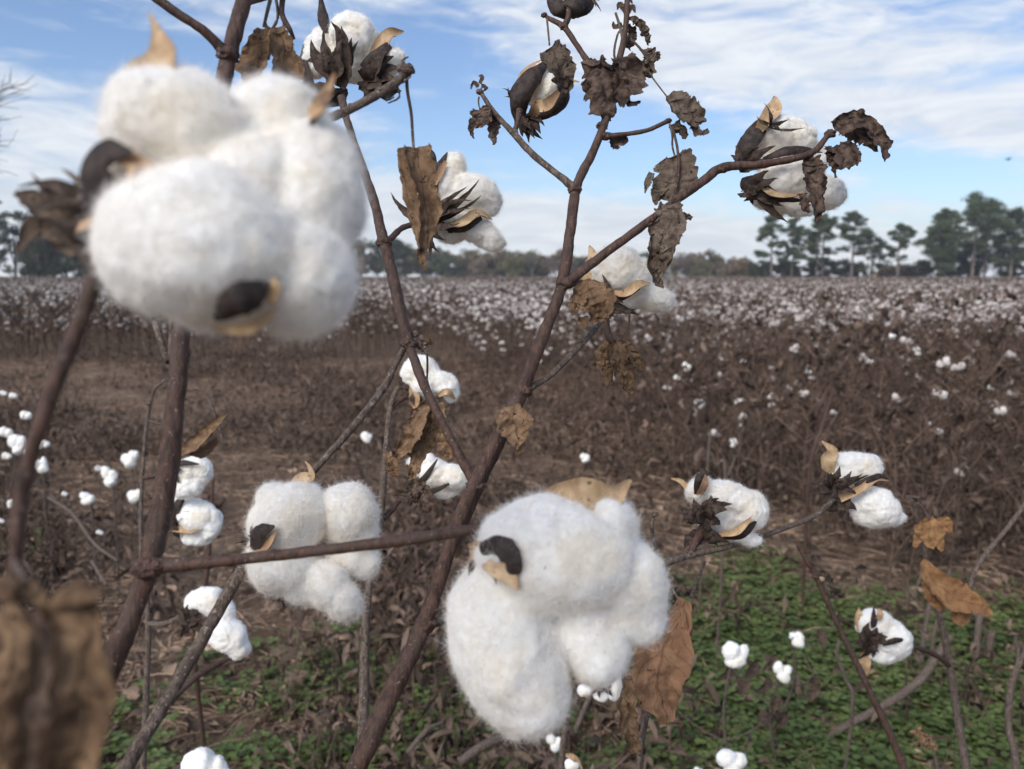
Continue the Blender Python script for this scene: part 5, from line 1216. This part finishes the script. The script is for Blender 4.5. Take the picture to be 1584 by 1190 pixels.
# curled leaf fragments
lp = []
for s in range(8):
    r3 = random.Random(s); o = MB(); L = .022
    a = r3.uniform(0, 6.28)
    strip(o, [(-L, 0, .002), (-L * .3, L * r3.uniform(-.3, .3), r3.uniform(.004, .014)), (L * .4, L * r3.uniform(-.3, .3), r3.uniform(.004, .014)), (L, 0, .003)], [L * .25, L * r3.uniform(.45, .85), L * r3.uniform(.35, .65), .0005],
          r3.uniform(.3, 2.6) * r3.choice((1, -1)), (r3.uniform(-.5, .5), r3.uniform(-.5, .5), 1), 6, 4, rag=.25, crump=.3, cscale=60, seed=s, var=.5, twist=r3.uniform(-1, 1))
    lp.append(pack(o))
tw = []
for s in range(4):
    r3 = random.Random(40 + s); o = MB()
    tube(o, [(-.07, 0, .004), (0, r3.uniform(-.015, .015), .012), (.07, r3.uniform(-.02, .02), .006)], [.0022, .0012], 4, 0, .8, cap=False)
    tw.append(pack(o))
def litter_var(mb, amt=1.0):
    # whole-flake brightness differences
    for i in range(len(mb.var)): mb.var[i] = np.clip(mb.var[i] + (np.repeat(rs.rand(len(mb.var[i]) // 24 + 1), 24)[:len(mb.var[i])] - .5) * 1.0, 0.02, 1.1)
lt = flakes(85000, lp, wedge(1.1, 12.5, 1.15), 1, .14, .55, lambda x, y: (1 - .85 * clover_amount(x, y)) * np.clip(.75 + patch(x, y, 3.1, 31), .25, 1), (0, .022))
big = flakes(1000, lp, wedge(1.2, 4.5, 1.0), 9, 0.7, 1.6, None, (.01, .045))
lt.merge(big)
scatter(lt, tw, *(lambda q: (q[0], q[1]))(wedge(1.2, 11, 1.0)(rs, 30000)), rs.uniform(.3, 1.3, 30000), rs.uniform(0, .03, 30000))
litter_var(lt)
tag(lt.build('leaf_litter', [M['litter']]), 'brown dead leaves and twigs littering the ground of the clearing', 'leaf litter', kind='stuff')
# clover: three heart-shaped leaflets on a short stalk
cp = []
for s in range(6):
    r3 = random.Random(70 + s); o = MB()
    hgt = r3.uniform(.018, .045); r = .0105
    base = np.array((r3.uniform(-.005, .005), r3.uniform(-.005, .005), hgt))
    o.add([(-.0006, 0, 0), (.0006, 0, 0), base + (.0005, 0, 0), base - (.0005, 0, 0)], [[0, 1, 2, 3]], 0, .4)
    for k in range(3):
        a = k * 2.094 + r3.uniform(-.2, .2); d0 = np.array((math.cos(a), math.sin(a), r3.uniform(-.25, .3))); sd0 = np.array((-math.sin(a), math.cos(a), r3.uniform(-.2, .2)))
        P_ = [base, base + d0 * r * .7 + sd0 * r * .62 + (0, 0, .001), base + d0 * r * 1.35 + sd0 * r * .6, base + d0 * r * 1.3 - (0, 0, .001), base + d0 * r * 1.35 - sd0 * r * .6, base + d0 * r * .7 - sd0 * r * .62 + (0, 0, .001)]
        o.add(P_, [[0, 1, 2, 3], [0, 3, 4, 5]], 0, r3.uniform(.35, .75))
    cp.append(pack(o))
cl = flakes(85000, cp, wedge(1.15, 4.4, 1.0, .72), 2, .55, 1.45, clover_amount, (-.012, .006))
tag(cl.build('clover', [M['clover']], smooth=False), 'low green clover carpeting the ground in patches', 'clover', kind='stuff')
# brittle stubble and broken twigs filling the clearing and the feet of the thicket
sp = []
for s in range(6):
    r3 = random.Random(90 + s); o = MB(); r4 = np.random.RandomState(90 + s)
    for k in range(7):
        b = np.array((r3.uniform(-.1, .1), r3.uniform(-.1, .1), 0)); v = r4.randn(3) * (.09, .09, .05) + (0, 0, r3.uniform(.03, .20))
        tube(o, [b, b + v * .5 + r4.randn(3) * .01, b + v], [.002, .0009], 3, 0, r3.uniform(.2, 1.0), cap=False)
        for q in range(3):
            e = b + v * r3.uniform(.3, 1); w2 = r4.randn(3) * .016
            strip(o, [e, e + w2 + (0, 0, -.008), e + w2 * 1.6 + (0, 0, -.028)], [.002, .009, .001], r3.uniform(-2.5, 2.5), r4.randn(3), 4, 3, mat=1, var=r3.random())
    sp.append(pack(o))
def stub_d(x, y):
    c = np.clip((y - 1.3) / 1.2, 0.35, 1)
    return np.clip(.25 + .8 * patch(x, y, 1.1, 14), .05, 1) * c
sb_ = flakes(13000, sp, wedge(1.4, 11.5, 1.1), 3, .4, 1.2, stub_d, (0, 0))
tag(sb_.build('stubble', [M['f_stem'], M['f_leaf']]), 'broken brown stubble and twigs standing in the clearing', 'stubble', kind='stuff')

# ================================================================== trees beyond the field
M['pine'] = pmat('pine_needles', [(0.060, 0.084, 0.042), (0.110, 0.138, 0.070)], .9, .9, 0, varamt=.6, trans=.1)
M['dark_foliage'] = pmat('dark_foliage', [(0.036, 0.048, 0.026), (0.072, 0.086, 0.046)], .9, .9, 0, varamt=.5, trans=.1)
M['brown_foliage'] = pmat('autumn_foliage', [(0.15, 0.115, 0.075), (0.24, 0.185, 0.115)], .9, .9, 0, varamt=.5, trans=.1)
M['olive_foliage'] = pmat('olive_foliage', [(0.13, 0.13, 0.06), (0.21, 0.19, 0.085)], .9, .9, 0, varamt=.5, trans=.1)
M['trunk'] = pmat('tree_bark', [(0.09, 0.075, 0.065), (0.20, 0.17, 0.15)], 3, .9, 0, varamt=.4)
def crown_flakes(mb, centres, n, size, seed):
    n = int(n)
    r2 = np.random.RandomState(seed)
    for (c, rad) in centres:
        rad = np.asarray(rad)
        p = nrm(r2.randn(n, 3)) * (r2.rand(n, 1) ** .45) * rad + c
        a = nrm(r2.randn(n, 3)) * r2.uniform(.5, 1.2, (n, 1)) * size; b = nrm(np.cross(a, r2.randn(n, 3))) * size * .5
        mb.add(np.stack([p - a, p + b, p + a, p - b], 1).reshape(-1, 3), np.arange(n * 4).reshape(-1, 4), 0, np.repeat(np.clip(.5 + .25 * r2.randn(n) + .15 * r2.randn(), 0, 1), 4))
def pine(x, y, h, hw, seed, label, group, mat='pine', low=.25, dens=1.0, lean=0):
    r3 = random.Random(seed); e = empty('pine_tree', (x, y, 0), label, 'pine tree', group)
    tr, cr = MB(), MB()
    top = np.array((x + lean, y, h))
    mid = np.array((x + r3.uniform(-.3, .3) + lean * .4, y, h * .5))
    q = tube(tr, [(x, y, -.2), mid, top - (0, 0, h * .04)], [.26 * h / 14, .19 * h / 14, .05], 7, 0, .8, cap=False, per=.8)
    cs = []
    nb = int(28 * dens) + 4
    for i in range(nb):
        t = low + (1 - low) * (i + r3.random()) / nb; p = q[min(len(q) - 1, int(t * len(q)))]
        prof = math.sin(math.pi * min(1, (t - low) / (1 - low) * .78 + .20)) ** .7
        L = hw * prof * r3.uniform(.45, 1.1); a = r3.uniform(0, 6.28)
        e1 = p + np.array((math.cos(a) * L, math.sin(a) * L, L * r3.uniform(.05, .55)))
        tube(tr, [p, (p + e1) / 2 - (0, 0, .1 * L), e1], [.07, .03], 4, 0, .6, cap=False)
        for k in range(3):
            c = p + (e1 - p) * r3.uniform(.5, 1.1) + np.array([r3.gauss(0, .35) for _ in range(3)]) * hw * .28
            s_ = hw * r3.uniform(.13, .27); cs.append((c, (s_ * 1.35, s_ * 1.35, s_ * .62)))
    cs.append((top, (hw * .22, hw * .22, hw * .2)))
    crown_flakes(cr, cs, 120, .18, seed)
    tr.build('trunk', [M['trunk']], e); cr.build('crown', [M[mat]], e, smooth=False)
    return e
def bushy(x, y, h, hw, seed, label, group, mat='brown_foliage', name='broadleaf_tree', n=70, fill=1.0, fl=.2, dn=1.6):
    r3 = random.Random(seed); e = empty(name, (x, y, 0), label, 'tree', group)
    tr, cr = MB(), MB(); cs = []
    tube(tr, [(x, y, -.2), (x + .2, y, h * .45), (x, y, h * .8)], [.2, .13, .05], 6, 0, .5, cap=False)
    for i in range(int(26 * fill)):
        a = r3.uniform(0, 6.28); t = r3.uniform(.1, 1); rr = hw * math.sqrt(max(0, 1 - (t - .42) ** 2 * 2.6)) * r3.uniform(.15, 1)
        c = np.array((x + math.cos(a) * rr, y + math.sin(a) * rr * .8, h * (.06 + .86 * t)))
        s_ = hw * r3.uniform(.2, .4); cs.append((c, (s_, s_, s_ * .8)))
        if i % 2: tube(tr, [(x, y, h * .3 * t), c], [.08, .02], 4, 0, .5, cap=False, smooth=False)
    crown_flakes(cr, cs, n * dn, fl, seed)
    tr.build('trunk', [M['trunk']], e); cr.build('crown', [M[mat]], e, smooth=False)
    return e
def bare(x, y, h, hw, seed, label, name='bare_tree', group=None, rad=.16, mat='trunk', depth=5, start=None, nfork=3):
    """leafless tree: recursive limbs"""
    r3 = random.Random(seed); e = empty(name, (x, y, 0), label, 'bare tree', group)
    tr, br = MB(), MB()
    top = np.array((x, y, h * .32)); tube(tr, [(x, y, -.2), (x + .1, y, h * .15), top], [rad, rad * .9, rad * .7], 8, 0, .5, cap=False)
    def grow(p, d, L, r, k):
        d2 = nrm(d + np.array([r3.gauss(0, .12) for _ in range(3)])); m_ = p + d * L * .5; q_ = m_ + d2 * L * .5
        tube(br, [p, m_, q_], [r, r * .7], 5 if k > 2 else 3, 0, .5, cap=False, smooth=k > 2)
        if k == 0: return
        for i in range(nfork if k > 1 else 2):
            v = np.array([r3.gauss(0, 1), r3.gauss(0, 1), r3.gauss(.35, .6)]); v[:2] *= hw / h * 2.2
            grow(q_ if i else m_, nrm(d2 * .9 + nrm(v) * .75), L * r3.uniform(.6, .8), r * .6, k - 1)
    for i in range(4):
        a = i * 1.6 + r3.random(); grow(top, nrm(np.array((math.cos(a) * .6, math.sin(a) * .6, .9))), h * .24, rad * .5, depth)
    tr.build('trunk', [M[mat]], e); br.build('limbs', [M[mat]], e)
    return e
def T(px_, Y): return (px_ - 792) / F * Y
YT = 150.0
K = YT / F
def H(ty): return (425 - ty) * K * 1.0 + 1.16
PG = 'pines beyond the field on the right'
pine(T(1190, YT), YT, H(334), 3.0, 1, 'slim pine, leftmost of the row of pines right of centre', PG, low=.22, dens=.85)
pine(T(1228, YT), YT + 3, H(342), 2.6, 2, 'slim pine standing second from the left in the right-hand row', PG, low=.25, dens=.8)
pine(T(1262, YT), YT + 1, H(338), 2.9, 3, 'thin-crowned pine below the far right boll, third from the left', PG, low=.3, dens=.7)
pine(T(1284, YT), YT + 5, H(334), 2.7, 4, 'loose pine close behind the thin-crowned one', PG, low=.35, dens=.65)
pine(T(1312, YT), YT, H(333), 3.2, 5, 'open-crowned pine with pale trunk, fifth from the left', PG, low=.35, dens=.75)
bushy(T(1343, YT), YT, H(355), 2.9, 6, 'dark dense round tree between the open pines and the lone small pine', PG, 'dark_foliage')
pine(T(1375, YT), YT - 2, H(352), 3.0, 7, 'lone small pine with a flat top left of the big clump', PG, low=.42, dens=.6)
pine(T(1445, YT), YT, H(350), 4.2, 8, 'low wide pine at the left flank of the big clump', PG, low=.15, dens=1.1)
pine(T(1468, YT), YT + 4, H(328), 3.9, 9, 'tall pine rising in the left part of the big clump', PG, low=.3, dens=1.2)
pine(T(1497, YT), YT, H(310), 4.6, 10, 'tallest broad pine at the top of the big clump', PG, low=.35, dens=1.0)
pine(T(1530, YT), YT + 3, H(313), 4.2, 11, 'broad pine directly right of the tallest one', PG, low=.3, dens=1.0)
pine(T(1556, YT), YT, H(330), 4.0, 12, 'pine sloping down at the right of the big clump', PG, low=.2, dens=1.0)
pine(T(1582, YT), YT - 2, H(333), 4.0, 13, 'pine cut by the right edge of the picture', PG, low=.15, dens=1.0)
pine(T(1615, YT), YT, H(330), 4.0, 14, 'pine just beyond the right edge, its left boughs showing', PG, low=.15, dens=1.2)
for i, (a, b) in enumerate([(1480, 392), (1510, 385), (1540, 380), (1570, 375), (1598, 380), (1455, 402), (1430, 408), (1525, 372), (1495, 372)]):
    bushy(T(a, YT), YT + 6 + i % 3, H(b), 2.6, 40 + i, 'dark undergrowth tree filling the foot of the big pine clump', 'undergrowth of the big pine clump', 'dark_foliage')
for i, (a, b, m_) in enumerate([(1148, 410, 'brown_foliage'), (1166, 402, 'brown_foliage'), (1180, 408, 'dark_foliage'), (1205, 405, 'dark_foliage'), (1228, 402, 'dark_foliage'), (1250, 410, 'olive_foliage'), (1275, 402, 'dark_foliage'), (1300, 398, 'dark_foliage'), (1325, 400, 'dark_foliage'), (1352, 405, 'dark_foliage'), (1385, 408, 'brown_foliage'), (1405, 412, 'brown_foliage'), (1420, 408, 'brown_foliage')]):
    bushy(T(a, YT), YT + 8 + i % 2, H(b), 2.4, 60 + i, 'low bush of the hedge under the right-hand row of pines', 'hedge under the pines', m_, 'bush')
Y2 = 215.0
def H2(ty): return (425 - ty) * Y2 / F + 1.16
lst = [(560, 388), (582, 384), (603, 392), (630, 388), (652, 395), (672, 398), (690, 402), (708, 401), (726, 400), (745, 402), (762, 404), (780, 398), (800, 399), (820, 402), (840, 404), (868, 402), (890, 405), (910, 403), (930, 405), (950, 400), (972, 400), (990, 402), (1008, 405), (1030, 402), (1060, 404), (1090, 404), (1112, 406), (1135, 407), (540, 384), (520, 380), (500, 385), (480, 384)]
for i, (a, b) in enumerate(lst):
    mm = ('brown_foliage', 'pine', 'brown_foliage', 'olive_foliage', 'brown_foliage')[i % 5]
    if a in (780, 800): mm = 'olive_foliage'
    bushy(T(a, Y2), Y2 + (i % 3) * 4, H2(b - 16 + (i * 7 % 5) * 2.5), 4.8, 80 + i, 'hazy brown-green tree in the far treeline behind the middle of the field', 'far treeline in the middle', mm, n=90, fl=.32)
bushy(T(1074, Y2), Y2 - 6, H2(402), 3.4, 130, 'rounded yellow-green bush in the far treeline right of centre', None, 'olive_foliage', 'bush')
pine(T(616, Y2), Y2 - 3, H2(374), 3.8, 131, 'dark pine poking above the far treeline left of centre', None, 'dark_foliage', low=.3)
bare(T(1040, Y2), Y2 - 8, H2(386), 4, 132, 'pale leafless tree behind the twisted hanging leaf', depth=4, nfork=4)
bare(T(822, Y2), Y2 - 8, H2(392), 3.6, 133, 'pale leafless tree just left of the central stem', depth=4, nfork=4)
bare(T(856, Y2), Y2 - 6, H2(396), 3.2, 134, 'small pale leafless tree behind the central stem', depth=4, nfork=4)
Y3 = 120.0
def H3(ty): return (422 - ty) * Y3 / F + 1.16
for i, (a, b) in enumerate([(-20, 335), (12, 345), (40, 348), (65, 352), (92, 350), (118, 356), (145, 360), (170, 362), (28, 375), (80, 380), (125, 385), (50, 390)]):
    bushy(T(a, Y3), Y3 + (i % 3) * 3, H3(b - 26), 3.2, 150 + i, 'dark dense tree in the wood at the far left behind the field', 'dark wood at the far left', 'dark_foliage', n=85)
pine(T(2, Y3), Y3 - 3, H3(306), 2.6, 170, 'dark pine standing above the wood at the left edge', None, 'dark_foliage', low=.4, dens=1.2)
bushy(T(200, Y3), Y3 + 20, H3(378), 3, 171, 'dark tree of the left wood partly hidden by the blurred boll', 'dark wood at the far left', 'dark_foliage')
bushy(T(215, 90), 90, 8, 3, 172, 'dark tree seen beside the blurred boll at left', 'dark wood at the far left', 'dark_foliage')

# tall leafless tree whose outer twigs reach in at the left edge
bare(-8.78, 10.8, 5.3, 4.6, 18, 'leafless tree mostly beyond the left edge, thin twigs against the sky', rad=.12, depth=5)
# utility pole in the treeline
pb = MB(); p0 = np.array((T(1112, Y2), Y2 - 12, 0)); tube(pb, [p0, p0 + (0, 0, H2(398))], [.16, .12], 8, smooth=False)
tube(pb, [p0 + (-1.0, 0, H2(400)), p0 + (1.0, 0, H2(400))], [.07, .07], 6, smooth=False)
tag(pb.build('utility_pole', [M['trunk']], origin=p0), 'thin wooden utility pole showing above the far treeline', 'pole')

# small bird gliding in the sky at right
bc = P(1560, 247, 60)
bb = MB(); V0, Fc = ico(3)
Vb = V0.copy(); Vb[:, 0] *= .20 * (1 - .35 * np.abs(V0[:, 0])); Vb[:, 1] *= .055; Vb[:, 2] *= .055
Vb[:, 2] += .03 * (V0[:, 0] < -.5)
bb.add(bc + Vb, Fc)
hd = V0 * .045 + np.array((-.20, 0, .02)); bb.add(bc + hd, Fc)
bb.add(bc + np.array([(-.24, -.008, .02), (-.24, .008, .02), (-.29, 0, .012)]), [[0, 1, 2]])
bird = bb.build('bird', [M['bur_out']], origin=bc)
tag(bird, 'small dark bird flying in the sky near the right edge', 'bird')
for sgn in (-1, 1):
    wb = MB(); strip(wb, [bc + (0, 0, .02), bc + (.03, sgn * .13, .10), bc + (.09, sgn * .28, .12), bc + (.16, sgn * .40, .08)], [.07, .075, .05, .004], .5, (0, 0, 1), 12, 5, thick=.006)
    wb.build('wing', [M['bur_out']], bird)
tb = MB(); strip(tb, [bc + (.16, 0, 0), bc + (.24, 0, 0), bc + (.30, 0, 0)], [.02, .03, .05], .2, (0, 0, 1), 6, 4, thick=.004); tb.build('tail', [M['bur_out']], bird)

# thin morning air: far trees pale a little
hb = MB()
hx, hy0, hy1, hz0, hz1 = 500, -70, 460, -1.6, 40
hb.add([(-hx, hy0, hz0), (hx, hy0, hz0), (hx, hy1, hz0), (-hx, hy1, hz0), (-hx, hy0, hz1), (hx, hy0, hz1), (hx, hy1, hz1), (-hx, hy1, hz1)],
       [[0, 3, 2, 1], [4, 5, 6, 7], [0, 1, 5, 4], [1, 2, 6, 5], [2, 3, 7, 6], [3, 0, 4, 7]])
hm, hn, hout = newmat('haze_air')
hv = hn.node('ShaderNodeVolumePrincipled'); hv.inputs['Color'].default_value = (.93, .95, 1, 1); hv.inputs['Density'].default_value = 0.0006; hv.inputs['Anisotropy'].default_value = .2
hn.t.links.new(hv.outputs[0], hout.inputs['Volume'])
tag(hb.build('haze', [hm], smooth=False), 'thin pale haze in the air over the field', 'haze', kind='stuff')
S.cycles.volume_bounces = 0

for o in bpy.data.objects:
    if '_w' in o: del o['_w']
